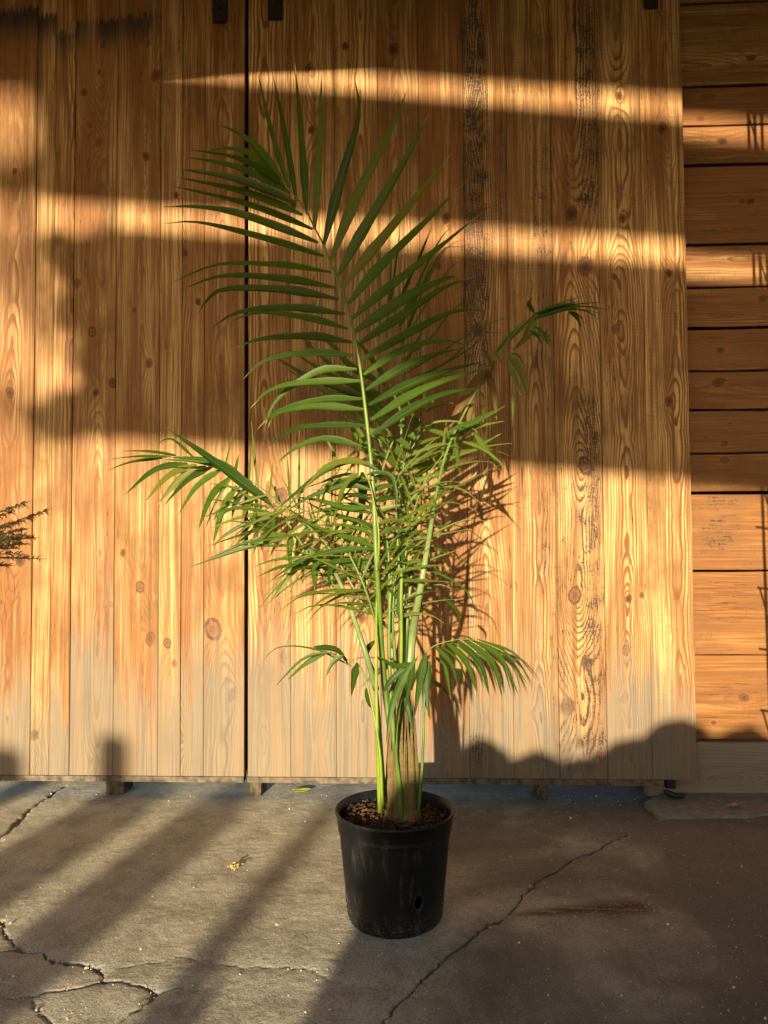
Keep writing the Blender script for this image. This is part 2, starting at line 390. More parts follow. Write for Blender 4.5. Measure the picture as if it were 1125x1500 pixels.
KN = [(151, 65, 4), (217, 63, 5), (228, 110, 8), (145, 105, 3), (212, 21, 4), (123, 135, 5), (145, 208, 6), (131, 183, 4), (214, 229, 6), (270, 370, 6), (22, 251, 4),
 (135, 486, 6), (197, 454, 4), (112, 415, 6), (258, 286, 4), (290, 442, 5), (15, 575, 7), (165, 561, 6), (218, 532, 6), (140, 575, 5), (205, 860, 7), (220, 936, 8), (312, 922, 13),
 (180, 810, 5), (245, 942, 6), (255, 972, 5), (162, 885, 4), (30, 820, 8), (345, 1015, 8), (270, 1082, 6), (136, 1115, 5), (385, 1087, 5), (470, 1102, 5), (50, 1077, 7),
 (576, 72, 8), (694, 175, 6), (837, 313, 10), (970, 187, 7), (857, 390, 12), (912, 320, 6), (900, 405, 4), (980, 400, 5), (902, 482, 6), (642, 390, 5), (907, 141, 6),
 (709, 750, 10), (857, 682, 11), (980, 588, 6), (842, 872, 10), (860, 972, 9), (917, 952, 6), (940, 872, 4), (921, 877, 5), (867, 1120, 9), (907, 1027, 5), (777, 1045, 5), (832, 1035, 12),
 (451, 100, 5), (506, 68, 5), (412, 726, 10), (456, 190, 5), (530, 905, 6), (412, 960, 9), (520, 360, 6), (452, 505, 5), (654, 320, 6), (655, 1085, 5), (700, 480, 7), (430, 300, 5)]
PATCH = [(681, -20, 709, 570, 0.95), (705, 150, 742, 430, 0.55), (780, 190, 808, 570, 0.62), (846, -20, 876, 335, 0.85), (852, 560, 878, 1140, 0.8), (812, 640, 848, 1140, 0.5),
 (870, 600, 888, 760, 0.45), (792, 720, 808, 900, 0.55), (688, 1055, 712, 1140, 0.7), (778, 1080, 808, 1140, 0.5), (812, 150, 846, 420, 0.30), (866, 860, 880, 1140, 0.4), (920, 640, 944, 800, 0.3)]
SE_L = [-210, -144, -78, -12, 53, 80, 109, 171, 235, 267, 300, 358.5]
SE_R = [363.5, 425, 490, 554, 614, 680, 743, 808, 876, 940, 1003.5]
zb = at(300, 1137).z; ztop = 3.66
def door(seams, label, seedbase):
    x0, x1 = at(seams[0], 300).x, at(seams[-1], 300).x
    D = thing('sliding_barn_door', ((x0 + x1) / 2, 0, zb), label, 'door')
    for i, (a, b) in enumerate(zip(seams, seams[1:])):
        rnd = random.Random(seedbase + i * 13)
        xa, xb = at(a, 300).x, at(b, 300).x
        wd = xb - xa - 0.0012; yo = rnd.uniform(-0.0012, 0.0016); org = Vector(((xa + xb) / 2, yo, zb))
        kn, pt, dr = [], [], []
        for (kx, ky, kr) in KN:
            p = at(kx, ky)
            if xa < p.x < xb: kn.append((p.x - org.x, p.z - zb, kr / 358.0 * 0.85))
        for (a0, b0, a1, b1, am) in PATCH:
            p, q = at(a0, b1), at(a1, b0)
            lo, hi = max(p.x, xa - 0.01), min(q.x, xb + 0.01)
            if hi - lo > 0.012: pt.append((lo - org.x, hi - org.x, p.z - zb, q.z - zb, am))
        if b < 250: dr = [(at(a, {53: 22, 80: 45, 109: 28, 171: 22}.get(a, 14) + rnd.uniform(-4, 4)).z - zb, 0.16, 0.9 if b < 180 else 0.75)]
        elif a in (235, 300, 490): dr = [(ztop - zb, 0.36, 0.75)]
        wide = wd > 0.12
        last = b > 1000
        mat = wood('door_board_wood', rnd, kn, pt, dr, c0=rnd.uniform(-0.035, 0.035) if wide else rnd.choice((-1, 1)) * rnd.uniform(0.04, 0.12), h0=rnd.uniform(-0.01, 0.03),
                   slope=rnd.uniform(-0.012, 0.012), width=wd, ring=rnd.uniform(0.0085, 0.0135), tint=rnd.uniform(0.26, 0.62), grey=0.42 + rnd.uniform(-0.2, 0.2) + (0.15 if last else 0), sawn=0.5 if a > 500 else 0.2,
                   contrast=rnd.uniform(0.7, 1.1), dark=rnd.uniform(0.0, 0.36) if wide else 0.28)
        vs, fs = board_mesh(wd, ztop - zb, 0.028, rnd)
        ob = mk('board', [Vector(v) + org for v in vs], fs, mat, D, org)
    v, f = box_data(x0 + 0.004, x1 - 0.004, 0.031, 0.055, zb + 0.01, ztop); mk('back_panel', v, f, M_dark, D)
    return D, x0, x1
DL, lx0, lx1 = door(SE_L, 'left sliding barn door of vertical pine boards with blue-black drip stains at its top', 100)
DR, rx0, rx1 = door(SE_R, 'right sliding barn door of vertical pine boards behind the palm, black coating in its grain', 400)
def rail(D, x0, x1, y0, seed):
    rnd = random.Random(seed); x = x0
    while x < x1 - 0.05:
        e = min(x1, x + rnd.uniform(0.7, 1.3))
        if x1 - e < 0.2: e = x1
        zt = zb - 0.0015; zl = zb - 0.027
        vs, fs = box_data(-0.011, 0.011, -0.004, 0.05, 0, e - x - 0.002)
        o = mk('bottom_rail', [Vector(q) for q in vs], fs, M_endgrain, D, (0, 0, 0))
        o.rotation_euler = (0, R(90), 0)
        o.location = Vector((x, y0, zb - 0.0125)) - ORG[D]
        x = e
rail(DL, lx0, lx1, 0.0, 5); rail(DR, rx0, rx1 - 0.13, 0.0, 6)
def strap(D, px0, px1, py):
    a, b = at(px0, py), at(px1, py)
    vs, fs = box_data(a.x, b.x, -0.013, -0.0035, a.z, ztop + 0.05)
    bm = bmesh.new(); [bm.verts.new(v) for v in vs]; bm.verts.ensure_lookup_table()
    for q in fs: bm.faces.new([bm.verts[i] for i in q])
    bmesh.ops.bevel(bm, geom=bm.edges[:], offset=0.002, segments=2, affect='EDGES')
    vs = [v.co.copy() for v in bm.verts]; bm.verts.index_update(); fs = [[v.index for v in q.verts] for q in bm.faces]; bm.free()
    o = mk('hanger_strap', vs, fs, M_steel, D)
    c = Vector(((a.x + b.x) / 2, -0.013, a.z + 0.06))
    path = [c + Vector((0, 0.002, 0)), c + Vector((0, -0.004, 0)), c + Vector((0, -0.0065, 0))]
    v, f = tube_data(path, [0.009, 0.009, 0.006], 8); mk('bolt', v, f, M_steel, o)
v, f = box_data(lx1 - 0.08, lx1 + 0.09, 0.058, 0.075, zb + 0.01, ztop); mk('gap_blocker', v, f, M_dark, DR)  # dark strip added behind the gap to stop sky light leaking through
strap(DL, 312, 333, 35); strap(DR, 393, 414, 31); strap(DR, 942, 963, 14)
# roller guide under the right door
gp = at(982, 1150)
v1, f1 = box_data(gp.x - 0.018, gp.x + 0.018, -0.012, 0.02, gp.z - 0.01, gp.z + 0.02)
pth = [Vector((gp.x - 0.035, -0.025, gp.z - 0.012)), Vector((gp.x, -0.03, gp.z - 0.03)), Vector((gp.x + 0.045, -0.02, gp.z - 0.035))]
v2, f2 = tube_data(spline(pth, 6), [0.006, 0.010, 0.012, 0.013, 0.012, 0.010, 0.006], 8)
v, f = join((v1, f1), (v2, f2)); mk('roller_guide', v, f, M_steel, DR)

YS = 0.10                                                # siding stands back behind the doors
WL = thing('timber_wall', (at(1040, 600, YS).x, YS, 0), 'horizontal plank wall right of the sliding doors, dark gaps between planks', 'wall')
rows = [(-240, -192, 2), (-190, -120, 2), (-118, 2, 2), (5, 124, 5), (127, 182.5, 1), (184, 239, 5), (243, 356, 5), (360, 420, 2), (422, 478.5, 5), (482.5, 542.5, 2), (544.5, 599, 4), (602, 663, 2), (665, 720, 4), (724, 835, 3), (837.5, 959, 2), (960.5, 1084, 2)]
sx0, sx1 = 1.02, 2.75
SK = [(1100, 85, 6), (1026, 174, 5), (1058, 207, 6), (1099, 295, 5), (1087, 295, 4), (1118, 437, 6), (1055, 513, 5), (1052, 560, 7), (1061, 650, 4), (1062, 674, 5), (1090, 1022, 6), (1046, 1059, 3)]
for i, (ya, yb, g) in enumerate(rows):
    rnd = random.Random(900 + i * 7)
    za, zb2 = at(1065, yb, YS).z, at(1065, ya, YS).z
    wd = zb2 - za - 0.0006; zc = (za + zb2) / 2
    kn = []
    for (kx, ky, kr) in SK:
        p = at(kx, ky, YS)
        if za < p.z < zb2: kn.append((-(p.z - zc), p.x - sx0, kr / 358.0 * 0.85))
    pt = []
    if ya == 724: pt = [(-0.15, 0.10, at(1012, 780, YS).x - sx0, at(1100, 780, YS).x - sx0, 0.72)]
    mat = wood('siding_plank_wood', rnd, kn, pt, c0=rnd.uniform(-0.1, 0.1), h0=rnd.uniform(0.0, 0.05), slope=rnd.uniform(-0.01, 0.01), ring=rnd.uniform(0.010, 0.016), tint=rnd.uniform(0.5, 0.72), sawn=0.8, contrast=0.9, dark=0.32)
    vs, fs = board_mesh(wd, sx1 - sx0, 0.035, rnd, 12, 0.003, 0.0018)
    ob = mk('plank', [Vector(q) for q in vs], fs, mat, WL, (0, 0, 0))
    ob.rotation_euler = (0, R(90), 0)                    # local z runs along the wall, local x points down
    ob.location = Vector((sx0, YS + rnd.uniform(-0.002, 0.003), zc)) - ORG[WL]
rnd = random.Random(77)
za, zb2 = at(1065, 1173, YS - 0.012).z, at(1065, 1087, YS - 0.012).z
p = at(1050, 1140, YS)
mat = wood('grey_sill_wood', rnd, [(-(p.z - (za + zb2) / 2), p.x - 0.93, 0.03)], (), c0=0.02, h0=0.02, slope=0.02, ring=0.009, greyall=0.9, sawn=0.4)
vs, fs = board_mesh(zb2 - za, sx1 - 0.93, 0.06, rnd, 12, 0.006, 0.003)
ob = mk('sill_beam', [Vector(q) for q in vs], fs, mat, WL, (0, 0, 0)); ob.rotation_euler = (0, R(90), 0)
ob.location = Vector((0.93, YS - 0.03, (za + zb2) / 2)) - ORG[WL]; ob['label'] = 'grey weathered bottom beam of the plank wall'
v, f = box_data(0.9, sx1, YS + 0.065, YS + 0.12, 0.02, 3.69); mk('back_panel', v, f, M_dark, WL)
# broken grey mortar strip in front of the sill
pp = [(943, 1176), (952, 1183), (958, 1190), (966, 1196), (985, 1194), (1010, 1196), (1045, 1193), (1075, 1195), (1100, 1194), (1118, 1191), (1140, 1194), (1180, 1192), (1200, 1190), (1200, 1150), (1100, 1150), (1000, 1152), (975, 1160), (955, 1170)]
top = [gnd(q[0] + random.uniform(-1, 1), q[1] + random.uniform(-0.7, 0.7), 0.012) for q in pp]; n = len(top)
t = NT('grey_mortar'); o = t.obj(); a = t.noise(o, 25, 5, 0.65); b = t.noise(o, 240, 3, 0.7)
col = t.mix(t.ss(a, 0.3, 0.7), (0.25, 0.24, 0.22), (0.15, 0.145, 0.13)); col = t.mix(t.ss(b, 0.55, 0.75, 0, 0.5), col, (0.1, 0.095, 0.09))
t.bsdf(col, 0.9, 0.2, b, 0.6, 0.003)
strip = mk('mortar_strip', top + [Vector((q.x, q.y - (0.01 if i < 13 else 0), -0.006)) for i, q in enumerate(top)], [tuple(range(n))] + [(i, i + n, (i + 1) % n + n, (i + 1) % n) for i in range(n)], t.mat, None)
tag(strip, kind='structure')
# blocks under the doors
M_block = simple('dirty_block_wood', (0.10, 0.078, 0.055), 0.9, 0.1, 0.5, 40, 0.5)
for (px, wpx, lab) in ((168, 26, 'wood block under the left sliding door near its left half'), (374, 17, 'wood block under the doors just right of the dark gap between them'), (795, 16, 'shaded wood block under the right sliding door')):
    a = at(px - wpx / 2, 1160, 0.012); b = at(px + wpx / 2, 1160, 0.012)
    v, f = box_data(a.x, b.x, 0.012, 0.11, -0.004, zb - 0.026)
    v = [Vector(q) + Vector((random.uniform(-0.003, 0.003), random.uniform(-0.003, 0.003), 0)) for q in v]
    tag(mk('wood_block', v, f, M_block, None, ((a.x + b.x) / 2, 0.05, 0)), lab, 'wood block', 'blocks under the doors')
# unseen eave above the doors, deepened to block sky light
E = thing('sky_block_eave', (0, -0.3, 3.6), 'unseen timber eave above the sliding doors, deepened to block sky light', 'eave')
M_eave = simple('eave_timber', (0.20, 0.11, 0.055), 0.7, 0.2, 0.3, 8)
v, f = box_data(-4.2, 4.2, -3.60, 0.6, 3.82, 3.86); mk('soffit', v, f, M_eave, E)
v, f = box_data(-4.2, 4.2, -3.64, -3.603, 3.70, 3.92); mk('fascia', v, f, M_eave, E)
for k in range(10):
    v, f = box_data(-4.0 + k * 0.9, -3.92 + k * 0.9, -3.60, 0.02, 3.70, 3.817); mk('rafter', v, f, M_eave, E)

# ------------------------------------------------------------------ pot
PC = gnd(579, 1341); PC.z = 0.0
YP = PC.y
def rad(px0, px1, py): return (at(px1, py, YP) - at(px0, py, YP)).length / 2
Zr = at(575, 1183, YP).z
Rr = rad(488, 662, 1183); Rb = rad(511, 648, 1345)
t = NT('black_nursery_plastic'); o = t.obj(); ox, oy, oz = t.sep(o)
a = t.noise(o, 9, 5, 0.65); b = t.noise(t.comb(t.m('MULTIPLY', ox, 55), t.m('MULTIPLY', oy, 55), t.m('MULTIPLY', oz, 9)), 1.0, 4, 0.65); c_ = t.noise(o, 140, 3, 0.6)
dust = t.m('MULTIPLY', t.ss(b, 0.5, 0.78), t.ss(a, 0.42, 0.7))
low = t.m('MULTIPLY', t.ss(oz, 0.09, 0.0), t.ss(c_, 0.45, 0.65))
col = t.mix(t.ss(a, 0.3, 0.7), (0.0045, 0.0055, 0.0075), (0.008, 0.0095, 0.0125))
col = t.mix(t.m('MULTIPLY', dust, 0.6), col, (0.14, 0.135, 0.125)); col = t.mix(t.m('MULTIPLY', low, 0.35), col, (0.2, 0.18, 0.15))
t.bsdf(col, t.ss(b, 0.35, 0.7, 0.40, 0.62), 0.30, t.m('ADD', a, t.m('MULTIPLY', c_, 0.2)), 0.18, 0.004)
M_pot = t.mat
def rz(z): return Rb + (Rr * 0.955 - Rb) * (z / Zr)
prof = [(0.0, 0.004), (Rb * 0.9, 0.004), (Rb * 0.975, 0.0), (Rb, 0.008), (rz(0.02) + 0.001, 0.02)]
prof += [(rz(Zr * k), Zr * k) for k in (0.2, 0.3, 0.4, 0.5, 0.6, 0.7, 0.78)]
prof += [(rz(Zr * 0.80), Zr * 0.80), (rz(Zr * 0.812) + 0.003, Zr * 0.812), (rz(Zr * 0.835) + 0.0035, Zr * 0.835), (rz(Zr * 0.85) + 0.001, Zr * 0.85), (rz(Zr * 0.865) + 0.001, Zr * 0.865), (rz(Zr * 0.875) + 0.004, Zr * 0.875), (rz(Zr * 0.965) + 0.004, Zr * 0.965),
         (Rr - 0.001, Zr - 0.010), (Rr, Zr - 0.006), (Rr - 0.0006, Zr - 0.001), (Rr - 0.003, Zr), (Rr - 0.006, Zr - 0.002)]
prof += [(rz(Zr * k) - 0.0035, Zr * k) for k in (0.95, 0.85, 0.7, 0.5, 0.3, 0.1)] + [(0.0, 0.012)]
def lathe(prof, seg, org, wob=0.0):
    vs, fs = [], []
    for (r, z) in prof:
        for k in range(seg):
            th = 2 * math.pi * k / seg
            rr = r * (1 + wob * math.sin(2 * th + z * 9))
            vs.append(Vector(org) + Vector((rr * math.cos(th), rr * math.sin(th), z)))
    for i in range(len(prof) - 1):
        for k in range(seg):
            k2 = (k + 1) % seg
            fs.append((i * seg + k, i * seg + k2, (i + 1) * seg + k2, (i + 1) * seg + k))
    return vs, fs
POT = thing('nursery_pot', PC, 'black plastic nursery pot with drain holes, holding the palm', 'pot')
vs, fs = lathe(prof, 96, PC, 0.006)
body = mk('pot_body', vs, fs, M_pot, POT, PC, True)
bpy.context.view_layer.update()
M_hole = simple('torn_plastic_edge', (0.05, 0.045, 0.042), 0.6, 0.3, 0.5, 80, 0.3)
for (hx, hy) in ((613, 1322), (506, 1306)):
    # where the pixel ray meets the pot side
    best = None; d = ray(hx, hy)
    for k in range(4000):
        q = CAM + d * (1.2 + k * 0.0004)
        if math.hypot(q.x - PC.x, q.y - PC.y) < rz(max(0, q.z)): best = q; break
    if best is None: best = Vector((PC.x - rz(0.07) * 0.96, PC.y - rz(0.07) * 0.28, 0.07))
    nrm = Vector((best.x - PC.x, best.y - PC.y, 0)).normalized(); side = Vector((-nrm.y, nrm.x, 0))
    cut_v, cut_f = [], []
    for s_ in (-0.03, 0.03):
        for k in range(14):
            th = 2 * math.pi * k / 14
            cut_v.append(best + nrm * s_ + side * math.cos(th) * 0.0125 + Vector((0, 0, math.sin(th) * 0.017)))
    for k in range(14): cut_f.append((k, (k + 1) % 14, 14 + (k + 1) % 14, 14 + k))
    cut_f += [tuple(range(14))[::-1], tuple(range(14, 28))]
    cut = mk('cutter', cut_v, cut_f, None)
    md = body.modifiers.new('b', 'BOOLEAN'); md.operation = 'DIFFERENCE'; md.object = cut; md.solver = 'EXACT'
    bpy.context.view_layer.update()
    me = bpy.data.meshes.new_from_object(body.evaluated_get(bpy.context.evaluated_depsgraph_get()))
    body.modifiers.clear(); body.data = me; bpy.data.objects.remove(cut)
    ringv = []
    for k in range(17):
        th = 2 * math.pi * k / 16
        ringv.append(best + nrm * (0.0004 + 0.0015 * math.sin(3 * th) * (0.5)) + side * math.cos(th) * 0.0132 + Vector((0, 0, math.sin(th) * 0.0177)))
    v, f = tube_data(ringv, [0.0012 + 0.0007 * math.sin(2.3 * k) for k in range(17)], 6); mk('drain_hole_lip', v, f, M_hole, body, None, True)
zs = Zr * 0.885
t = NT('potting_mix'); o = t.obj(); a = t.noise(o, 60, 4, 0.7); b = t.noise(o, 200, 3, 0.6)
col = t.mix(t.ss(a, 0.35, 0.65), (0.020, 0.012, 0.008), (0.075, 0.038, 0.022)); col = t.mix(t.ss(b, 0.62, 0.72), col, (0.16, 0.09, 0.05))
t.bsdf(col, 0.95, 0.1, a, 1.0, 0.006); M_soil = t.mat
vs, fs = [], []
NR, NS = 14, 48
for i in range(NR + 1):
    for k in range(NS):
        r = (rz(zs) - 0.004) * i / NR; th = 2 * math.pi * k / NS
        q = Vector((r * math.cos(th), r * math.sin(th), 0)); h = 0.010 * mnoise.noise(q * 28) + 0.006 * mnoise.noise(q * 70) + 0.018 * (1 - i / NR) ** 2
        vs.append(PC + q + Vector((0, 0, zs + h)))
for i in range(NR):
    for k in range(NS):
        fs.append((i * NS + k, (i + 1) * NS + k, (i + 1) * NS + (k + 1) % NS, i * NS + (k + 1) % NS))
soil = mk('soil', vs, fs, M_soil, POT, None, True)
def chips(n, place, size, mat, name, parent=None):
    V, Fc = [], []
    for i in range(n):
        c, s_ = place(i), size(i)
        ax = Vector((random.gauss(0, 1), random.gauss(0, 1), random.gauss(0, 0.45))).normalized(); bx = ax.orthogonal().normalized(); cx = ax.cross(bx)
        l, wd, th = s_
        v = []
        for (p_, q_, r_) in ((-1, -1, -1), (1, -.7, -1), (.8, 1, -1), (-.9, .8, -1), (-.8, -.9, 1), (.9, -.8, 1), (.7, .8, 1), (-1, 1, 1)):
            v.append(c + ax * p_ * l * random.uniform(.7, 1) + bx * q_ * wd * random.uniform(.7, 1) + cx * r_ * th)
        o = len(V); V += v
        Fc += [tuple(o + k for k in q) for q in ((3, 2, 1, 0), (4, 5, 6, 7), (0, 1, 5, 4), (1, 2, 6, 5), (2, 3, 7, 6), (3, 0, 4, 7))]
    return mk(name, V, Fc, mat, parent)
def soilpos(i):
    r = (rz(zs) - 0.012) * math.sqrt(random.random()); th = random.uniform(0, 2 * math.pi)
    return PC + Vector((r * math.cos(th), r * math.sin(th), zs + 0.006 + random.uniform(0, 0.010)))
M_bark = simple('bark_chip', (0.075, 0.042, 0.026), 0.85, 0.15, 0.6, 40, 0.3)
tag(chips(420, soilpos, lambda i: (random.uniform(.004, .013), random.uniform(.0015, .004), random.uniform(.001, .0025)), M_bark, 'bark_chips', POT), kind='stuff')

# ------------------------------------------------------------------ palm
def leafmat(name, a, b, rib, trans=0.38, rough=0.38):
    t = NT(name); uv = t.n('ShaderNodeUVMap').outputs[0]; ux, uy, _ = t.sep(uv)
    oi = t.n('ShaderNodeObjectInfo').outputs['Random']
    nn = t.noise(t.obj(), 14, 3, 0.6); vein = t.noise(t.comb(t.m('MULTIPLY', ux, 22), t.m('MULTIPLY', uy, 1.2), oi), 1.0, 2)
    f = t.m('ADD', t.m('MULTIPLY', oi, 0.65), t.m('MULTIPLY', nn, 0.45))
    col = t.mix(t.ss(f, 0.15, 0.85), a, b)
    col = t.mix(t.ss(vein, 0.4, 0.7, 0, 0.3), col, tuple(k * 0.55 for k in a))
    col = t.mix(t.ss(t.m('ABSOLUTE', t.m('SUBTRACT', ux, 0.5)), 0.055, 0.02, 0, 0.55), col, rib)
    tip = t.m('MULTIPLY', t.ss(t.m('MULTIPLY_ADD', nn, 0.16, uy), 0.95, 1.04), t.ss(oi, 0.25, 0.5, 0.2, 0.9)); col = t.mix(t.ss(oi, 0.86, 0.95, 0.0, 0.45), col, (0.20, 0.17, 0.03))
    col = t.mix(tip, col, (0.34, 0.24, 0.10))
    p = t.n('ShaderNodeBsdfPrincipled'); t.put(p.inputs['Base Color'], col); p.inputs['Roughness'].default_value = rough; p.inputs['Specular IOR Level'].default_value = 0.26
    bp = t.n('ShaderNodeBump'); bp.inputs['Strength'].default_value = 0.25; bp.inputs['Distance'].default_value = 0.0015
    t.put(bp.inputs['Height'], vein); t.t.links.new(bp.outputs[0], p.inputs['Normal'])
    tr = t.n('ShaderNodeBsdfTranslucent'); t.put(tr.inputs[0], t.mix(0.5, col, (0.30, 0.42, 0.03) if a[1] > a[0] else (0.3, 0.16, 0.04)))
    mx = t.n('ShaderNodeMixShader'); mx.inputs[0].default_value = trans
    t.t.links.new(p.outputs[0], mx.inputs[1]); t.t.links.new(tr.outputs[0], mx.inputs[2]); t.t.links.new(mx.outputs[0], t.out.inputs[0])
    return t.mat
M_leaf = leafmat('palm_leaflet_green', (0.017, 0.046, 0.005), (0.056, 0.118, 0.012), (0.10, 0.15, 0.03), 0.20)
M_lime = leafmat('palm_leaflet_young', (0.036, 0.078, 0.009), (0.10, 0.17, 0.018), (0.16, 0.23, 0.05), 0.28)
M_brown = leafmat('palm_leaflet_dry', (0.16, 0.095, 0.03), (0.09, 0.075, 0.018), (0.25, 0.16, 0.06), 0.3, 0.6)
def stalkmat(name, a, b):
    t = NT(name); o = t.obj(); x_, y_, z_ = t.sep(o)
    n1 = t.noise(t.comb(t.m('MULTIPLY', x_, 160), t.m('MULTIPLY', y_, 160), t.m('MULTIPLY', z_, 6)), 1.0, 3); n2 = t.noise(o, 8, 3)
    col = t.mix(t.ss(n2, 0.35, 0.65), a, b); col = t.mix(t.ss(n1, 0.5, 0.75, 0, 0.4), col, tuple(k * 0.45 for k in a))
    t.bsdf(col, 0.42, 0.4, n1, 0.3, 0.002); return t.mat
M_stalk = stalkmat('petiole_green', (0.075, 0.14, 0.022), (0.135, 0.215, 0.04))
M_pale = stalkmat('petiole_pale', (0.15, 0.21, 0.075), (0.22, 0.28, 0.11))
M_yel = stalkmat('petiole_yellow_green', (0.14, 0.22, 0.018), (0.22, 0.30, 0.03))
M_rach = stalkmat('rachis_green', (0.10, 0.18, 0.035), (0.16, 0.25, 0.06))
t = NT('trunk_fibre'); o = t.obj(); x_, y_, z_ = t.sep(o)
n1 = t.noise(t.comb(t.m('MULTIPLY', x_, 130), t.m('MULTIPLY', y_, 130), t.m('MULTIPLY', z_, 7)), 1.0, 4, 0.65); n2 = t.noise(t.comb(t.m('MULTIPLY', x_, 26), t.m('MULTIPLY', y_, 20), t.m('MULTIPLY', z_, 5)), 1.0, 3)
n3 = t.noise(o, 120, 3)
col = t.mix(t.ss(n2, 0.38, 0.62), (0.105, 0.045, 0.020), (0.175, 0.095, 0.05)); col = t.mix(t.ss(n1, 0.45, 0.7, 0, 0.75), col, (0.10, 0.05, 0.028))
col = t.mix(t.m('MULTIPLY', t.ss(t.m('ABSOLUTE', t.m('ADD', x_, 0.0)), 0.014, 0.004), t.ss(n3, 0.35, 0.6, 0.1, 0.6)), col, (0.13, 0.16, 0.05))
t.bsdf(col, 0.75, 0.2, n1, 0.8, 0.004); M_trunk = t.mat

PALM = thing('palm_plant', PC + Vector((0.01, 0, zs)), 'tall green feather palm growing from the black pot, fronds spread before the doors', 'palm')
def stalk(name, pts, r0, r1, mat, parent=PALM, n=18, flat=0.8, seg=8):
    path = spline([at(*p) for p in pts], n)
    rr = [r0 + (r1 - r0) * (i / n) ** 0.8 for i in range(n + 1)]
    v, f = tube_data(path, rr, seg, flat); return mk(name, v, f, mat, parent, path[0], True)
NLEAF = [0]
def leaf(fr, P, wd, mat=None, twist=0.0, n=12, nrm=None, fold=0.22, name='leaflet'):
    path = spline(P, n); vs, uvs, fs = [], [], []
    N0 = Vector(nrm) if nrm is not None else Vector((0.1 * random.uniform(-1, 1), -1, 0.45))
    for i, p in enumerate(path):
        s = i / n
        T = (path[min(i + 1, n)] - path[max(i - 1, 0)]).normalized()
        sd_ = T.cross(N0)
        if sd_.length < 0.15: sd_ = T.cross(Vector((1, -0.2, 0.1)))
        sd_.normalize(); nn = sd_.cross(T).normalized()
        a = twist * (0.4 + s)
        sd2 = sd_ * math.cos(a) + nn * math.sin(a); n2 = nn * math.cos(a) - sd_ * math.sin(a)
        w_ = wd * min(1.0, 0.28 + 3.2 * s) * max(0.0, 1 - s ** 1.7) + 0.0003
        w_ *= 1 + 0.06 * math.sin(s * 17 + wd * 900)
        vs += [p - sd2 * w_ / 2 + n2 * w_ * fold, p, p + sd2 * w_ / 2 + n2 * w_ * fold]; uvs += [(0, s), (0.5, s), (1, s)]
    for i in range(n):
        for k in (0, 1):
            fs.append((3 * i + k, 3 * i + k + 1, 3 * i + k + 4, 3 * i + k + 3))
    NLEAF[0] += 1
    return mk(name, vs, fs, mat or M_leaf, fr, path[0], True, uvs)
def reg(x0, y0, s): return lambda q: (x0 + q[0] / s, y0 + q[1] / s)
R1, R2, R3, R4 = reg(230, 90, 2.394), reg(230, 380, 2.296), reg(140, 600, 2.9605), reg(440, 640, 3.516)
R5, R6, R7, R8, R9, R10 = reg(600, 420, 3.516), reg(380, 880, 2.8125), reg(380, 640, 6.25), reg(540, 560, 5.114), reg(560, 300, 5.625), reg(340, 480, 5.114)
def leaves(fr, rg, rowsl, y0, dy, wpx, mat=None, tw=0.25, nrm=None, fold=0.22):
    for row in rowsl:
        wp = wpx
        if isinstance(row[0], (int, float)): wp = row[0]; row = row[1:]
        pts = [rg(q) for q in row]
        dyy = dy + random.uniform(-0.05, 0.05); yb = y0(pts[0]) if callable(y0) else y0 + random.uniform(-0.03, 0.03)
        m_ = len(pts)
        P = [at(p[0], p[1], yb + dyy * (k / (m_ - 1)) ** 1.3) for k, p in enumerate(pts)]
        leaf(fr, P, wp * (1.15 if wp > 12.9 else 1.08) * (yb - CAM.y) / F_PX, mat, random.uniform(-tw, tw), nrm=nrm, fold=fold)

# trunk with its fibre sheath
YT = YP + 0.02
tp = [at(592, 1212, YP - 0.01), at(590, 1190, YP - 0.005), at(588, 1120, YT), at(586, 1060, YT), at(588, 1010, YT + 0.01), at(590, 950, YT + 0.02), at(592, 905, YT + 0.03)]
path = spline(tp, 14); rr = [0.049 - 0.040 * (i / 14) ** 1.5 for i in range(15)]
v, f = tube_data(path, rr, 14, 0.9, 0.14); mk('trunk', v, f, M_trunk, PALM, path[0], True)
for k in range(26):                                    # torn dry sheaths wrapped round the base
    th = random.uniform(-1.45, 1.45); x0 = 590 + 25.5 * math.sin(th); dyk = -0.044 * math.cos(th) - 0.004
    top_ = random.uniform(985, 1110); x1 = 589 + (x0 - 590) * random.uniform(0.35, 0.75)
    pts = [at(x0, 1205, YP + dyk), at((x0 + x1) / 2 + random.uniform(-3, 3), (1205 + top_) / 2, YP + dyk * 0.9), at(x1 + random.uniform(-4, 4), top_, YP + dyk * 0.55)]
    leaf(PALM, pts, random.uniform(0.006, 0.02), M_trunk, random.uniform(-0.3, 0.3), fold=-0.25, name='leaf_sheath', n=8); NLEAF[0] -= 1
def ybig(p): return -1.0 + (700 - p[1]) / 450 * 0.07
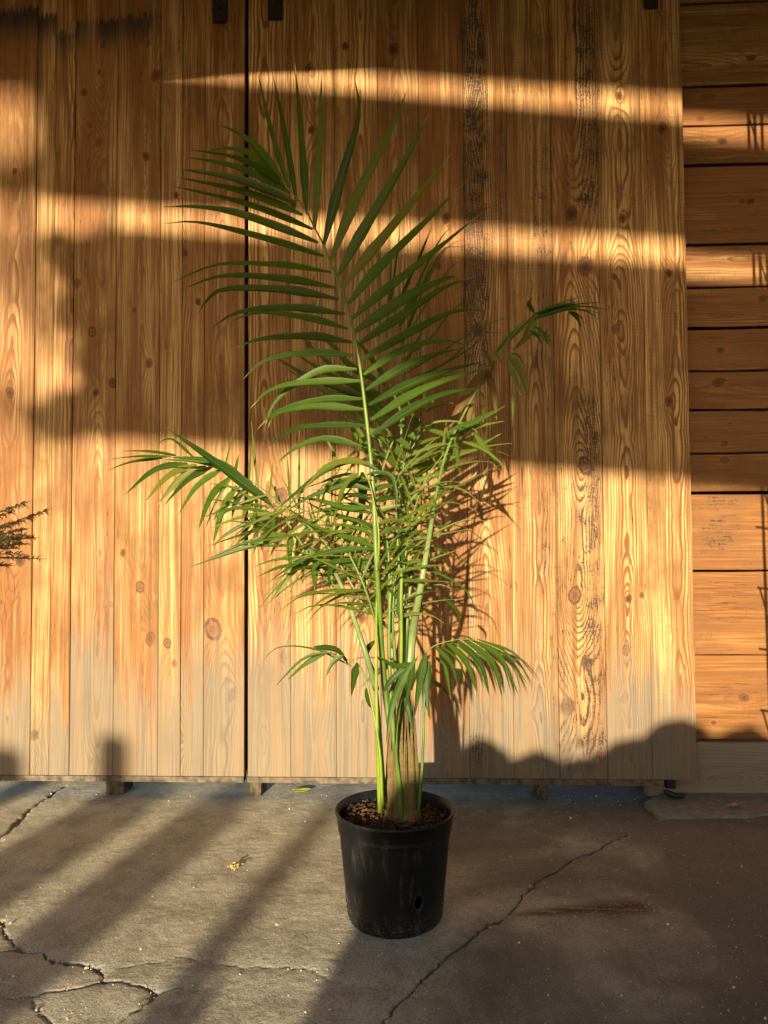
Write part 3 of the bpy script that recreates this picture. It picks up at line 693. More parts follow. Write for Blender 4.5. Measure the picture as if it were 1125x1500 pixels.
# great upright frond
fr1 = stalk('frond', [(580, 1120, YP), (563, 1000, YP + 0.02), (553, 850, -1.01), (547, 720, -1.0), (542, 660, ybig((0, 660))), (533, 580, ybig((0, 580))), (523, 510, ybig((0, 510))), *[(a, b, ybig((0, b))) for a, b in ((507, 440), (486, 390), (472, 355), (459, 330), (446, 305), (424, 278), (411, 264))]], 0.0105, 0.0018, M_stalk, n=40)
LL1 = [[(435, 415), (330, 285), (208, 215)], [(442, 432), (350, 340), (250, 308), (135, 325)], [(450, 440), (300, 350), (100, 307)], [(465, 460), (280, 375), (85, 332)], [(485, 497), (280, 415), (70, 375)], [(510, 540), (300, 460), (50, 402)],
       [(545, 590), (300, 500), (30, 432)], [(565, 637), (300, 540), (150, 512), (12, 510)], [(585, 685), (300, 603), (130, 565), (8, 572)]]
LL2 = [[(585, 45), (400, 22), (200, 22), (30, 88)], [(600, 97), (420, 68), (220, 58), (75, 105)], [(612, 135), (430, 105), (240, 100), (175, 130), (135, 188)], [(632, 185), (450, 165), (310, 172), (230, 198), (178, 240)], [(642, 235), (500, 200), (340, 182), (210, 228)],
       [(655, 280), (520, 262), (380, 266), (310, 280), (258, 300)], [(662, 325), (530, 318), (420, 328), (340, 355), (285, 410)], [(672, 370), (550, 375), (440, 440), (385, 500), (360, 575)], [(690, 410), (500, 415), (380, 440), (310, 505)], [(695, 470), (540, 475), (400, 515), (335, 575)],
       [(695, 505), (520, 495), (400, 520), (372, 570)], [(705, 560), (500, 565), (420, 595), (360, 640)], [(690, 630), (560, 605), (460, 640), (390, 700)], [(715, 690), (640, 680), (560, 705), (490, 780)]]
TT1 = [[9, (460, 440), (400, 240), (352, 33)], [10, (490, 490), (450, 260), (405, 40)], [12, (525, 535), (510, 300), (483, 5)], [13, (553, 590), (570, 330), (578, 30)], [15, (585, 645), (650, 400), (708, 190), (692, 58)], [17, (610, 700), (700, 480), (815, 250), (880, 95)],
       [18, (635, 755), (740, 570), (880, 330), (955, 180)], [18, (655, 790), (780, 640), (900, 490), (1040, 315)]]
TT2 = [[18, (640, 155), (760, 20), (900, -120), (1030, -255)], [18, (652, 205), (780, 100), (905, 0), (1090, -155)], [19, (665, 245), (850, 125), (960, 70), (1020, 55)], [17, (675, 290), (830, 190), (960, 100), (1062, 60)], [16, (688, 340), (870, 240), (1000, 178), (1120, 172)], [13, (695, 388), (830, 305), (960, 275), (1060, 295)],
       [14, (703, 440), (870, 345), (1040, 295)], [14, (712, 490), (900, 400), (1110, 340)], [14, (720, 540), (900, 435), (1120, 360)], [14, (725, 590), (880, 490), (1000, 445), (1100, 435)]]
leaves(fr1, R1, LL1, ybig, 0.06, 15.5); leaves(fr1, R2, LL2[:7], ybig, -0.08, 14.5); leaves(fr1, R2, LL2[7:], ybig, -0.08, 12.5)
leaves(fr1, R1, TT1, ybig, 0.06, 15, None, 0.15); leaves(fr1, R2, TT2[:6], ybig, 0.10, 15, None, 0.2); leaves(fr1, R2, TT2[6:], ybig, 0.12, 14, None, 0.2)
# left reaching frond
YL = -0.72
def yl(p): return YL + (p[0] - 300) / 250 * -0.22
fr2 = stalk('frond', [(563, 1165, YP - 0.02), (550, 1000, YP - 0.02), (535, 955, -1.02), (506, 872, -0.95)] + [(*R3(q), yl(R3(q))) for q in ((1000, 740), (930, 640), (860, 530), (780, 420), (700, 340), (600, 270), (480, 218), (300, 196))], 0.006, 0.0012, M_rach, n=34)
stalk('petiole', [(551, 1010, YP - 0.02), (535, 955, -1.025), (506, 872, -0.957), (478, 812, yl((478, 0)) - 0.008)], 0.009, 0.005, M_pale)
A = [[11, (400, 235), (260, 262), (120, 375)], [13, (440, 240), (320, 290), (205, 412)], [13, (480, 245), (370, 300), (262, 420)], [13, (505, 250), (400, 310), (293, 420)], [14, (545, 262), (440, 340), (350, 470)], [13, (580, 295), (500, 390), (440, 540)], [13, (612, 330), (550, 450), (505, 600)], [12, (645, 345), (610, 410), (590, 475)],
     [12, (690, 372), (660, 420), (635, 480)], [16, (760, 410), (600, 290), (450, 180), (290, 68)], [5, (430, 212), (330, 130), (250, 158)], [6, (350, 198), (220, 182), (100, 180)], [6, (330, 206), (180, 205), (40, 218)], [7, (290, 212), (160, 228), (40, 268)], [10, (660, 310), (520, 225), (300, 205)], [9, (620, 290), (470, 230), (270, 215)]]
leaves(fr2, R3, A, yl, -0.08, 12, None, 0.35)
A = [[6, (700, 400), (580, 335), (480, 320)], [7, (745, 420), (620, 410), (450, 380)], [6, (760, 445), (600, 430), (440, 475)], [7, (770, 450), (640, 465), (480, 520)], [8, (800, 500), (650, 540), (465, 600)], [8, (820, 540), (660, 575), (480, 650)], [8, (830, 560), (650, 600), (500, 650), (390, 690)], [8, (760, 470), (640, 500), (530, 570), (515, 612)],
     [9, (840, 540), (720, 560), (680, 640)], [11, (850, 545), (842, 600), (840, 690)], [7, (810, 520), (700, 500), (560, 480)], [6, (700, 380), (690, 460), (640, 560)], [7, (780, 430), (760, 520), (690, 580)], [6, (860, 590), (720, 590), (600, 560)], [7, (720, 400), (700, 500), (580, 610)],
     [8, (880, 560), (980, 470), (1100, 420)], [8, (900, 580), (960, 640), (960, 720), (935, 880)], [9, (930, 640), (860, 700), (740, 860)], [8, (960, 690), (820, 680), (690, 730)], [8, (940, 660), (800, 650), (660, 690)], [9, (990, 720), (1080, 600), (1120, 590)], [10, (930, 640), (1010, 700), (1040, 800)]]
leaves(fr2, R3, A, yl, -0.06, 8, M_lime, 0.5)
# middle frond arching at the centre
fr3 = stalk('frond', [(557, 1190, YP - 0.06), (552, 1050, YP - 0.06), (551, 930, YP - 0.05), (553, 850, YP - 0.06)] + [(*R7(q), YP - 0.08) for q in ((1095, 1000), (1085, 800), (1050, 600), (1010, 420), (985, 350))], 0.0075, 0.0015, M_yel, n=26)
A = [[11, (1080, 300), (860, 218), (600, 310), (340, 510), (130, 690)], [11, (905, 335), (790, 450), (720, 640), (655, 890)], [15, (940, 320), (948, 500), (920, 845)], [6, (1010, 400), (800, 345), (560, 420), (400, 475)], [8, (1000, 405), (820, 400), (560, 490)], [10, (1020, 490), (850, 445), (650, 480), (440, 560), (210, 705)], [8, (1040, 570), (830, 530), (650, 545)],
     [9, (1060, 650), (800, 650), (560, 585), (290, 545)], [8, (1070, 705), (850, 670), (650, 660), (380, 725)], [9, (1080, 830), (850, 760), (600, 680), (400, 580)], [7, (1090, 930), (900, 840), (700, 805), (480, 815)], [10, (1095, 1030), (860, 940), (680, 890), (420, 780), (270, 700)], [9, (1090, 1035), (900, 1025), (600, 1065), (300, 1180), (30, 1372)],
     [9, (1000, 1120), (700, 1150), (350, 1220), (100, 1325)], [10, (1125, 1040), (1030, 1120), (930, 1235)], [9, (1095, 1100), (850, 1180), (650, 1100), (470, 1010)], [8, (1095, 1180), (900, 1220), (700, 1300), (560, 1370)], [8, (1090, 900), (980, 960), (860, 1130), (780, 1300)], [7, (700, 1150), (640, 1260), (650, 1400)], [9, (560, 1130), (500, 1230), (505, 1400)]]
leaves(fr3, R7, A, YP - 0.04, 0.10, 9, None, 0.5)
A = [[8, (985, 350), (1060, 330), (1200, 360), (1250, 520), (1250, 700)], [8, (1010, 400), (1120, 360), (1260, 330)], [9, (1040, 500), (1150, 450), (1300, 440)], [9, (1060, 590), (1180, 560), (1320, 570)], [9, (1070, 680), (1200, 640), (1330, 620)], [8, (1085, 800), (1230, 760), (1400, 800)], [9, (1095, 900), (1260, 840), (1420, 930)]]
leaves(fr3, R7, A, YP - 0.05, 0.02, 9, None, 0.6)
A = [[3.5, (400, 585), (560, 565), (760, 590), (970, 730)], [3.5, (450, 530), (700, 465), (850, 470), (1010, 592)], [8, (650, 690), (730, 710), (805, 812)], [6, (740, 830), (810, 900), (822, 985)], [13, (460, 540), (540, 660), (650, 865)], [8, (430, 760), (520, 700), (640, 640)], [5, (500, 640), (700, 700), (860, 800), (915, 950)]]
leaves(fr3, R4, A, YP - 0.02, 0.14, 9, M_leaf, 0.4)
# right inner frond
YR = -0.78
fr6 = stalk('frond', [(586, 1120, YP), (588, 950, YP + 0.02), (584, 820, -0.95), (580, 730, -0.9)] + [(*R8(q), -0.82) for q in ((240, 660), (290, 560), (340, 460), (420, 350))], 0.008, 0.0015, M_stalk, n=24)
A = [[11, (350, 430), (260, 340), (170, 290)], [11, (380, 370), (340, 270), (285, 218)], [11, (310, 500), (230, 440), (130, 400)], [13, (275, 575), (180, 480), (40, 385)], [13, (235, 660), (130, 570), (0, 500)]]
leaves(fr6, R8, A, YR - 0.06, -0.06, 11, M_leaf, 0.2)
A = [[8, (330, 480), (470, 430), (600, 400)], [8, (300, 540), (470, 480), (640, 440)], [9, (270, 600), (470, 540), (650, 460)], [9, (240, 690), (450, 600), (720, 520)], [9, (225, 760), (450, 650), (650, 570), (800, 490)], [9, (210, 800), (500, 690), (760, 590)], [10, (590, 385), (800, 300), (1030, 175)], [12, (610, 388), (850, 330), (1022, 290)], [10, (790, 370), (850, 470), (920, 560), (992, 672)], [9, (640, 430), (665, 560), (692, 705)],
     [9, (420, 350), (470, 320), (470, 420)], [10, (420, 350), (560, 390), (800, 470), (1000, 380)], [9, (60, 660), (180, 720), (232, 900), (232, 1100)], [8, (220, 780), (160, 860), (60, 920)], [8, (240, 870), (480, 860), (560, 800)], [7, (230, 880), (380, 930), (480, 1060)], [8, (300, 560), (420, 560), (520, 600)], [7, (260, 640), (400, 640), (560, 560)], [8, (250, 720), (330, 780), (420, 900)],
     [8, (200, 900), (330, 820), (520, 760)], [8, (210, 1000), (320, 900), (470, 840)], [7, (230, 1060), (330, 1000), (440, 1010)]]
leaves(fr6, R8, A, YR, 0.06, 9, M_lime, 0.5)
# right frond with dried leaflets
def y4(p): return -0.80 + max(0, p[0] - 640) / 250 * 0.30
fr4 = stalk('frond', [(596, 1010, YP + 0.03), (604, 930, YP + 0.05), (618, 850, -0.98), (634, 750, -0.92), (655, 660, -0.85)] + [(*R5(q), y4(R5(q))) for q in ((330, 560), (430, 390), (520, 265), (630, 150), (760, 108), (880, 108))], 0.0075, 0.0012, M_rach, n=34)
stalk('petiole', [(596, 1010, YP + 0.015), (604, 930, YP + 0.03), (618, 850, -0.995), (634, 755, -0.93)], 0.016, 0.006, M_pale)
A = [[5, (640, 140), (760, 100), (900, 70)], [5, (650, 150), (800, 105), (1010, 105)], [5, (650, 160), (830, 115), (1040, 150)], [6, (640, 170), (800, 120), (920, 130), (985, 187)], [8, (820, 130), (860, 160), (888, 212)], [8, (640, 132), (612, 100), (612, 65)], [10, (600, 190), (540, 240), (440, 332)], [9, (560, 220), (480, 300), (430, 355)], [14, (650, 135), (610, 250), (515, 345)], [8, (620, 228), (660, 265), (690, 322)],
     [7, (640, 205), (690, 245), (716, 312)], [13, (505, 345), (570, 440), (612, 582)], [7, (700, 130), (560, 210), (450, 320)]]
leaves(fr4, R5, A, y4, 0.03, 8, M_leaf, 0.4)
leaves(fr4, R5, [[4] + [(p[0] + 9 * k + random.uniform(-6, 6), p[1] - 10 * k + random.uniform(-8, 8)) for k, p in enumerate(q[1:])] for q in A if q[0] < 12], y4, 0.05, 4, M_leaf, 0.4)
A = [[12, (400, 430), (430, 550), (447, 685)], [12, (360, 540), (377, 610), (378, 702)], [18, (420, 410), (300, 560), (200, 700)], [15, (390, 430), (270, 600), (160, 800)], [12, (330, 560), (310, 620), (300, 760)], [14, (430, 380), (400, 460), (330, 560)], [9, (300, 600), (330, 720), (310, 860)]]
leaves(fr4, R5, A, y4, 0.02, 10, M_brown, 0.5)
A = [[7, (370, 320), (410, 380), (432, 455)], [6, (430, 335), (460, 370), (477, 412)], [8, (510, 380), (540, 470), (572, 562)], [6, (520, 345), (560, 360), (594, 412)], [3, (530, 560), (530, 640), (528, 720)], [8, (180, 760), (330, 690), (500, 610)]]
leaves(fr4, R5, A, lambda p: y4(p) - 0.08, 0.0, 8, M_lime, 0.4)
# upright frond behind, seen between the leaflets of the great one
fr5 = stalk('frond', [(592, 1080, YP + 0.04), (592, 900, YP + 0.08), (590, 760, -0.7), (588, 640, -0.55), (587, 520, -0.42), (585, 420, -0.34), (583, 360, -0.30)], 0.008, 0.002, M_pale, n=24)
A = [[4, (60, 900), (110, 500), (150, 170)], [4, (100, 900), (250, 560), (420, 140)], [4, (150, 750), (300, 450), (410, 190)], [5, (130, 1040), (330, 650), (440, 400)], [9, (140, 1000), (250, 760), (335, 560)], [4, (140, 1300), (400, 1100), (520, 940), (700, 780), (880, 795)], [4, (150, 1420), (550, 1170), (800, 1010), (1120, 900)], [4, (200, 1480), (700, 1200), (850, 1060), (1020, 1060)], [3, (200, 1000), (500, 400), (700, 270)],
     [3, (250, 1000), (560, 520), (690, 480)], [3, (220, 900), (480, 400), (600, 350), (720, 345)], [4, (180, 900), (450, 330), (590, 160)], [4, (30, 1100), (60, 700), (90, 300)], [5, (140, 1200), (260, 900), (340, 700)], [5, (140, 1400), (300, 1100), (420, 860)], [4, (150, 1500), (520, 1300), (720, 1130), (880, 1010)]]
leaves(fr5, R9, A, -0.40, 0.10, 4, M_leaf, 0.3)
A = [[12, (1150, 520), (930, 420), (700, 250), (470, 10)], [12, (1150, 430), (900, 300), (750, 130), (560, 0)], [12, (1180, 600), (1000, 480), (700, 340), (350, 110)], [12, (1180, 640), (980, 520), (600, 380), (240, 170)], [12, (1190, 700), (1000, 560), (700, 480), (350, 270)], [8, (1150, 1000), (1030, 900), (900, 700), (760, 560)], [8, (1140, 1000), (1000, 900), (880, 740), (800, 620)], [8, (1120, 1080), (1050, 1000), (960, 860), (870, 760)],
     [8, (1150, 850), (1000, 700), (860, 560)], [11, (1180, 800), (1050, 640), (820, 480), (600, 380)], [9, (1150, 920), (1000, 740), (800, 520), (640, 440)], [10, (1150, 380), (1000, 180), (900, 60)]]
leaves(fr5, R10, A, -0.42, 0.10, 10, M_lime, 0.3)
# spear leaf not yet open
sp_ = stalk('spear_leaf', [(587, 1010, YP - 0.03), (588, 930, YP - 0.03), (587, 880, YP - 0.03), (588, 832, YP - 0.03)], 0.004, 0.006, M_yel, n=12)
leaf(sp_, [at(586, 910, YP - 0.035), at(586, 870, YP - 0.035), at(587, 830, YP - 0.035)], 0.022, M_lime, 0, fold=-0.4)
# low fronds near the pot
fr7 = stalk('frond', [(613, 1188, YP - 0.03), (618, 1130, YP - 0.03), (621, 1060, YP - 0.02), (622, 1000, YP)] + [(*R6(q), YP + 0.08) for q in ((690, 210), (740, 178), (830, 158), (900, 168))], 0.0052, 0.001, M_stalk, n=20)
A = [[9, (720, 185), (790, 260), (820, 362)], [12, (765, 168), (850, 250), (905, 402)], [12, (810, 160), (910, 260), (950, 402)], [12, (840, 156), (960, 260), (1005, 418)], [9, (870, 160), (990, 230), (1075, 405)], [4, (895, 168), (1020, 230), (1112, 355)], [8, (720, 228), (765, 280), (790, 412)], [9, (690, 330), (740, 350), (785, 395)], [10, (672, 335), (690, 420), (705, 500)], [8, (800, 280), (830, 300), (835, 345)]]
leaves(fr7, R6, [[q[0] * 0.85] + q[1:] for q in A], YP + 0.12, 0.08, 9, M_leaf, 0.3)
leaves(fr7, R6, [[4] + [(p[0] + 22 + 8 * k, p[1] - 4 - 8 * k) for k, p in enumerate(q[1:])] for q in A[:6]], YP + 0.14, 0.08, 4, M_leaf, 0.3)
fr8 = stalk('frond', [(560, 1180, YP - 0.07), (556, 1100, YP - 0.07), (544, 1030, YP - 0.05), (530, 980, YP - 0.02), (512, 968, YP + 0.02), (480, 955, YP + 0.06), (455, 950, YP + 0.08)], 0.0055, 0.001, M_yel, n=18)
A = [[4, (380, 270), (230, 200), (80, 192), (0, 262)], [6, (300, 212), (180, 240), (45, 375)], [9, (280, 212), (190, 260), (105, 337)], [12, (225, 192), (320, 205), (372, 270)], [9, (345, 225), (300, 260), (272, 320)], [14, (405, 255), (392, 310), (378, 397)], [11, (475, 165), (445, 210), (445, 282)], [8, (480, 230), (540, 270), (590, 300)], [8, (440, 360), (450, 420), (470, 450)]]
leaves(fr8, R6, [[q[0] * 0.85] + q[1:] for q in A], YP - 0.02, 0.04, 9, M_leaf, 0.3)
fr9 = stalk('frond', [(588, 1204, YP - 0.045), (585, 1150, YP - 0.05), (580, 1100, YP - 0.06), (584, 1040, YP - 0.09), (600, 985, YP - 0.09), (612, 962, YP - 0.09)], 0.008, 0.002, M_stalk, n=14)
A = [[12.5, (645, 238), (590, 330), (545, 440), (520, 620)], [10, (600, 280), (540, 330), (500, 397)], [12.5, (685, 215), (660, 330), (635, 500)], [9, (640, 250), (620, 340), (596, 480)], [12, (700, 250), (690, 330), (695, 480)], [9, (600, 400), (620, 470), (640, 560)], [10, (640, 260), (560, 270), (480, 225)]]
leaves(fr9, R6, A, YP - 0.09, -0.04, 12, M_leaf, 0.25)
for pts, r0, r1, mt in (([(578, 1100, YP - 0.035), (572, 1000, YP - 0.03), (570, 920, YP - 0.02), (574, 830, YP)], 0.007, 0.004, M_stalk), ([(588, 1060, YP), (595, 930, YP + 0.02), (603, 840, YP + 0.04), (612, 740, YP + 0.1)], 0.008, 0.004, M_stalk), ([(583, 1060, YP), (577, 940, YP), (567, 850, YP + 0.02), (562, 740, YP + 0.05)], 0.006, 0.004, M_stalk)):
    stalk('petiole', pts, r0, r1, mt)
# the dense lesser leaflets at the heart of the plant, too many and too small to pick apart
EX_V, EX_F, EX_UV = [], [], []
def fill_frond(pts, n, L, up, rnd, wpx=7.5):
    path = spline([at(*p) for p in pts], 40)
    for i in range(n):
        s_ = 0.12 + 0.86 * i / n; k = int(s_ * 40); p = path[k]; T = (path[min(k + 1, 40)] - path[k - 1]).normalized()
        for sg in (-1, 1):
            if rnd.random() < 0.1: continue
            sd_ = T.cross(Vector((0, -1, 0.35))).normalized() * sg
            d = (T * rnd.uniform(0.2, 1.1) + sd_ * rnd.uniform(0.5, 1.0) + Vector((0, rnd.uniform(-.8, .6), up + rnd.uniform(-.25, .25)))).normalized()
            l = L * (0.55 + 0.6 * math.sin(math.pi * min(1, s_ * 0.9 + 0.1))) * rnd.uniform(0.6, 1.35); dr = rnd.uniform(0.0, 0.42) * l
            P = [p, p + d * l * 0.4 + Vector((0, 0, -dr * 0.08)), p + d * l * 0.75 + Vector((0, 0, -dr * 0.4)), p + d * l + Vector((0, 0, -dr))]
            P = [Vector((q.x, min(q.y, -0.06), q.z)) for q in P]
            o = leaf(None, P, wpx * 0.0019 * rnd.uniform(0.75, 1.25), M_leaf, rnd.uniform(-0.7, 0.7), n=8)
            b = len(EX_V); EX_V.extend(v.co + o.location for v in o.data.vertices); EX_F.extend(tuple(b + q for q in f.vertices) for f in o.data.polygons)
            uvd = {l_.vertex_index: tuple(o.data.uv_layers[0].data[l_.index].uv) for l_ in o.data.loops}
            EX_UV.extend(uvd[q] for q in range(len(o.data.vertices)))
            me = o.data; ORG.pop(o); bpy.data.objects.remove(o); bpy.data.meshes.remove(me); NLEAF[0] -= 1
    v, f = tube_data(path, [0.004 - 0.003 * i / 40 for i in range(41)], 6)
    mk('frond', v, f, M_rach, PALM, path[0], True)
rr_ = random.Random(21)
fill_frond([(556, 930, YP), (530, 850, -0.98), (490, 780, -0.92), (440, 745, -0.86), (390, 742, -0.80)], 15, 0.24, 0.0, rr_, 5)
fill_frond([(570, 900, YP), (568, 800, -0.95), (550, 730, -0.88), (515, 690, -0.80), (480, 690, -0.72)], 12, 0.26, -0.1, rr_, 5)
fill_frond([(585, 920, YP), (596, 800, -0.92), (620, 710, -0.85), (660, 655, -0.78), (695, 635, -0.72)], 14, 0.22, 0.1, rr_, 5)
fill_frond([(580, 900, YP), (582, 780, -0.9), (590, 690, -0.84), (612, 620, -0.80), (640, 580, -0.78)], 12, 0.22, 0.2, rr_, 5)
fill_frond([(560, 940, YP), (540, 870, -0.95), (515, 810, -0.85), (470, 790, -0.78), (420, 800, -0.70)], 12, 0.24, -0.15, rr_, 5)
fill_frond([(540, 900, YP), (480, 800, -0.9), (420, 745, -0.85), (360, 700, -0.78), (300, 680, -0.74)], 14, 0.20, -0.35, rr_, 5)
fill_frond([(575, 950, YP), (578, 860, -0.95), (592, 790, -0.9), (612, 750, -0.85)], 10, 0.15, -0.1, rr_, 6)
ex = mk('small_leaflets', EX_V, EX_F, M_leaf, PALM, None, True, EX_UV); tag(ex, kind='stuff')
print('leaflets', NLEAF[0])

# ------------------------------------------------------------------ small things on the ground
t = NT('yellow_leaf'); a = t.noise(t.obj(), 30, 3); col = t.mix(t.ss(a, 0.35, 0.65), (0.42, 0.46, 0.03), (0.55, 0.56, 0.08)); t.bsdf(col, 0.5, 0.3, a, 0.3, 0.002); M_yl = t.mat
M_dry = simple('dry_leaf', (0.40, 0.28, 0.15), 0.8, 0.15, 0.4, 60, 0.3)
def ground_leaf(name, c, L, wd, ang, mat, label, cat, curl=0.3):
    vs, fs, n = [], [], 10
    a = Vector((math.cos(ang), math.sin(ang), 0)); b = Vector((-math.sin(ang), math.cos(ang), 0))
    for i in range(n + 1):
        s = i / n; w_ = wd * math.sin(math.pi * min(0.98, s * 0.94 + 0.04)) ** 0.7
        for k in (-1, -0.5, 0, 0.5, 1):
            vs.append(c + a * (s - 0.5) * L + b * k * w_ / 2 + Vector((0, 0, 0.004 + curl * (abs(k) ** 2 * w_ * 0.5 + L * (s - 0.4) ** 2))))
    for i in range(n):
        for k in range(4): fs.append((5 * i + k, 5 * i + k + 1, 5 * i + k + 6, 5 * i + k + 5))
    o = mk(name, vs, fs, mat, None, c, True); md = o.modifiers.new('s', 'SOLIDIFY'); md.thickness = 0.0008
    return tag(o, label, cat)
ground_leaf('fallen_leaf', gnd(442, 1160), 0.075, 0.055, 0.15, M_yl, 'yellow-green fallen leaf on the concrete left of the pot, by the door', 'leaf', 0.25)
ground_leaf('dry_leaf', gnd(1076, 1183, 0.014), 0.06, 0.03, 0.1, M_dry, 'curled brown leaf on the grey mortar strip below the plank wall', 'leaf', 0.6)
seedc = gnd(343, 1274)
dc = chips(34, lambda i: seedc + Vector((random.gauss(0, .008), random.gauss(0, .006), 0.006 + abs(random.gauss(0, .005)))), lambda i: (random.uniform(.003, .007), random.uniform(.002, .004), .0015), simple('dry_seed', (0.50, 0.36, 0.16), 0.8, 0.2, 0.4, 90), 'dried_flower')
tag(dc, 'small tan dried flower cluster on the sunlit concrete left of the pot', 'dried flower')
crpts = [gnd(*p) for pts, hw, dep in CR[:2] + CR[7:8] for p in pts]
def grit(i):
    if i % 8 == 0:
        k = random.randrange(len(crpts) - 1); q = crpts[k].lerp(crpts[k + 1], random.random()) if (crpts[k] - crpts[k + 1]).length < 0.4 else crpts[k]
        return q + Vector((random.gauss(0, .012), random.gauss(0, .012), 0.0))
    if i % 7 == 1: return Vector((random.uniform(-1.5, 1.6), random.uniform(-0.06, 0.02), 0.002))
    return gnd(random.uniform(-30, 1150), 1160 + 345 * random.random() ** 0.9) + Vector((0, 0, 0.001))
M_grit = simple('pale_grit', (0.66, 0.6, 0.48), 0.85, 0.2, 0.5, 9)
tag(chips(800, grit, lambda i: (lambda r: (r, r * .75, r * .5))(random.uniform(.0006, .0019) + (0.0025 if random.random() < .05 else 0)), M_grit, 'loose_grit'), 'pale grit and chips scattered on the concrete', 'grit', None, 'stuff')

# ------------------------------------------------------------------ conifer whose branch tips reach in at the left edge
YC = -0.12
M_con = simple('conifer_scale_leaf', (0.035, 0.032, 0.014), 0.8, 0.2, 0.5, 60)
M_tw = simple('dark_bark', (0.06, 0.04, 0.025), 0.9, 0.1, 0.4, 40, 0.4)
cb = at(-138, 1100, YC); cb.z = 0.0
CON = thing('conifer_shrub', cb, 'dark conifer with feathery branch tips at the left edge, before the left door', 'shrub')
path = spline([cb, cb + Vector((0.01, 0, 0.6)), cb + Vector((-0.01, 0, 1.25))], 12); v, f = tube_data(path, [0.02 - 0.0013 * i for i in range(13)], 8); mk('trunk', v, f, M_tw, CON, cb, True)
rnd = random.Random(4)
V, Fc = [], []
def twig(a, b, r):
    pth = spline([a, a.lerp(b, 0.55) + Vector((0, 0, 0.006)), b], 5); v, f = tube_data(pth, [r, r, r * .9, r * .75, r * .5, r * .2], 5); o = len(V)
    V.extend(v); Fc.extend(tuple(i + o for i in q) for q in f); return pth
for (a, b) in (((-120, 800), (46, 733)), ((-120, 800), (24, 748)), ((-120, 800), (49, 784)), ((-120, 800), (31, 793)), ((-120, 815), (42, 812)), ((-120, 800), (22, 768)), ((-120, 800), (14, 780)), ((-120, 800), (18, 800)), ((-120, 830), (12, 826))):
    pth = twig(at(*a, YC + rnd.uniform(-.03, .05)), at(*b, YC + rnd.uniform(-.02, .08)), 0.0048)
    for i in range(70):
        s = rnd.uniform(0.25, 0.93) * 5; k = int(s); q = pth[k].lerp(pth[k + 1], s - k)
        twig(q, q + Vector((rnd.uniform(0.002, 0.028), rnd.uniform(-.015, .015), rnd.uniform(-.020, .013))), 0.0027)
mk('foliage', V, Fc, M_con, CON, None)

# ------------------------------------------------------------------ wire trellis standing just out of frame on the right
TX = back(at(1106, 600, YS), -0.75); TX.z = 0
TR = thing('wire_trellis', TX, 'tall black wire trellis right of the plank wall, its shadow crossing the planks', 'trellis')
for dx in (0.0, 0.026, 0.055, 0.09):
    v, f = tube_data([TX + Vector((dx + 0.035 * (1 - k / 12), 0, 3.2 * k / 12)) for k in range(13)], [0.0065] * 13, 6); mk('rod', v, f, M_steel, TR)
for k in range(12):
    z0 = 0.25 + k * 0.25
    v, f = tube_data([TX + Vector((-0.01, 0, z0)), TX + Vector((0.06, -0.01, z0 - 0.01)), TX + Vector((0.14, 0, z0 + 0.01))], [0.0045] * 3, 6); mk('cross_wire', v, f, M_steel, TR)
    if k % 2: v, f = tube_data([TX + Vector((0.0, 0, z0)), TX + Vector((0.03, -0.01, z0 - 0.12)), TX + Vector((0.06, 0, z0 - 0.22))], [0.004] * 3, 6); mk('cross_wire', v, f, M_steel, TR)

# ------------------------------------------------------------------ across the yard, behind the camera: what shades the doors
M_beam = simple('yard_timber', (0.22, 0.14, 0.08), 0.8, 0.2, 0.3, 6)
YB = -9.0
def beam_between(name, parent, edge_top, edge_bot, th=0.14):
    (a, b), (c_, d) = edge_top, edge_bot                 # wall points (left,right) of the shadow's upper and lower edge
    q = [back(at(*p), YB) for p in (a, b, d, c_)]
    v = [p + Vector((0, dy, 0)) for dy in (-th / 2, th / 2) for p in q]
    mk(name, v, [(0, 1, 2, 3)[::-1], (4, 5, 6, 7), (0, 1, 5, 4), (1, 2, 6, 5), (2, 3, 7, 6), (3, 0, 4, 7)], M_beam, parent)
def edge(p, q, xa, xb):                                  # extend the line p-q to px xa..xb
    s = (q[1] - p[1]) / (q[0] - p[0]); return (xa, p[1] + s * (xa - p[0])), (xb, p[1] + s * (xb - p[0]))
g0 = back(at(600, 1150), YB); g0.z = 0
PG = thing('yard_shelter', g0, 'open timber shelter across the yard, its beams shading the doors', 'shelter')
XA, XB = 150, 1900
beam_between('top_beam', PG, edge((160, -120), (1000, -80), -700, XB), edge((160, 80), (1000, 138), -700, XB))
beam_between('middle_beam', PG, edge((160, 106), (1000, 178), 60, XB), edge((50, 288), (1000, 350), 60, XB))
beam_between('lower_panel', PG, edge((100, 334), (1000, 390), XA, XB), edge((200, 640), (1000, 700), XA, XB))
for (px, ytop) in ((-700, -100), (1880, -60)):
    p = back(at(px, ytop), YB); v, f = box_data(p.x - 0.08, p.x + 0.08, YB - 0.08, YB + 0.075, 0, p.z + 0.1); mk('post', v, f, M_beam, PG)
p = back(at(XA + 4, 600), YB); q = back(at(XA - 6, 100), YB)
v, f = box_data(p.x - 0.012, p.x + 0.012, YB - 0.1, YB - 0.073, p.z - 0.1, q.z + 0.25); mk('end_batten', v, f, M_beam, PG)
def edge_lobe(px, py, rx, ry):
    c = back(at(px, py), YB); return c, (rx / 358, 0.25, ry / 358)
EDGE_LEAVES = [(150, 385, 42, 62), (150, 470, 36, 55), (150, 590, 40, 60), (112, 385, 34, 40), (112, 455, 28, 26), (105, 606, 42, 36), (132, 530, 22, 40), (88, 365, 24, 22), (75, 618, 30, 26)]  # unseen leaves, added to make the panel's shadow edge ragged
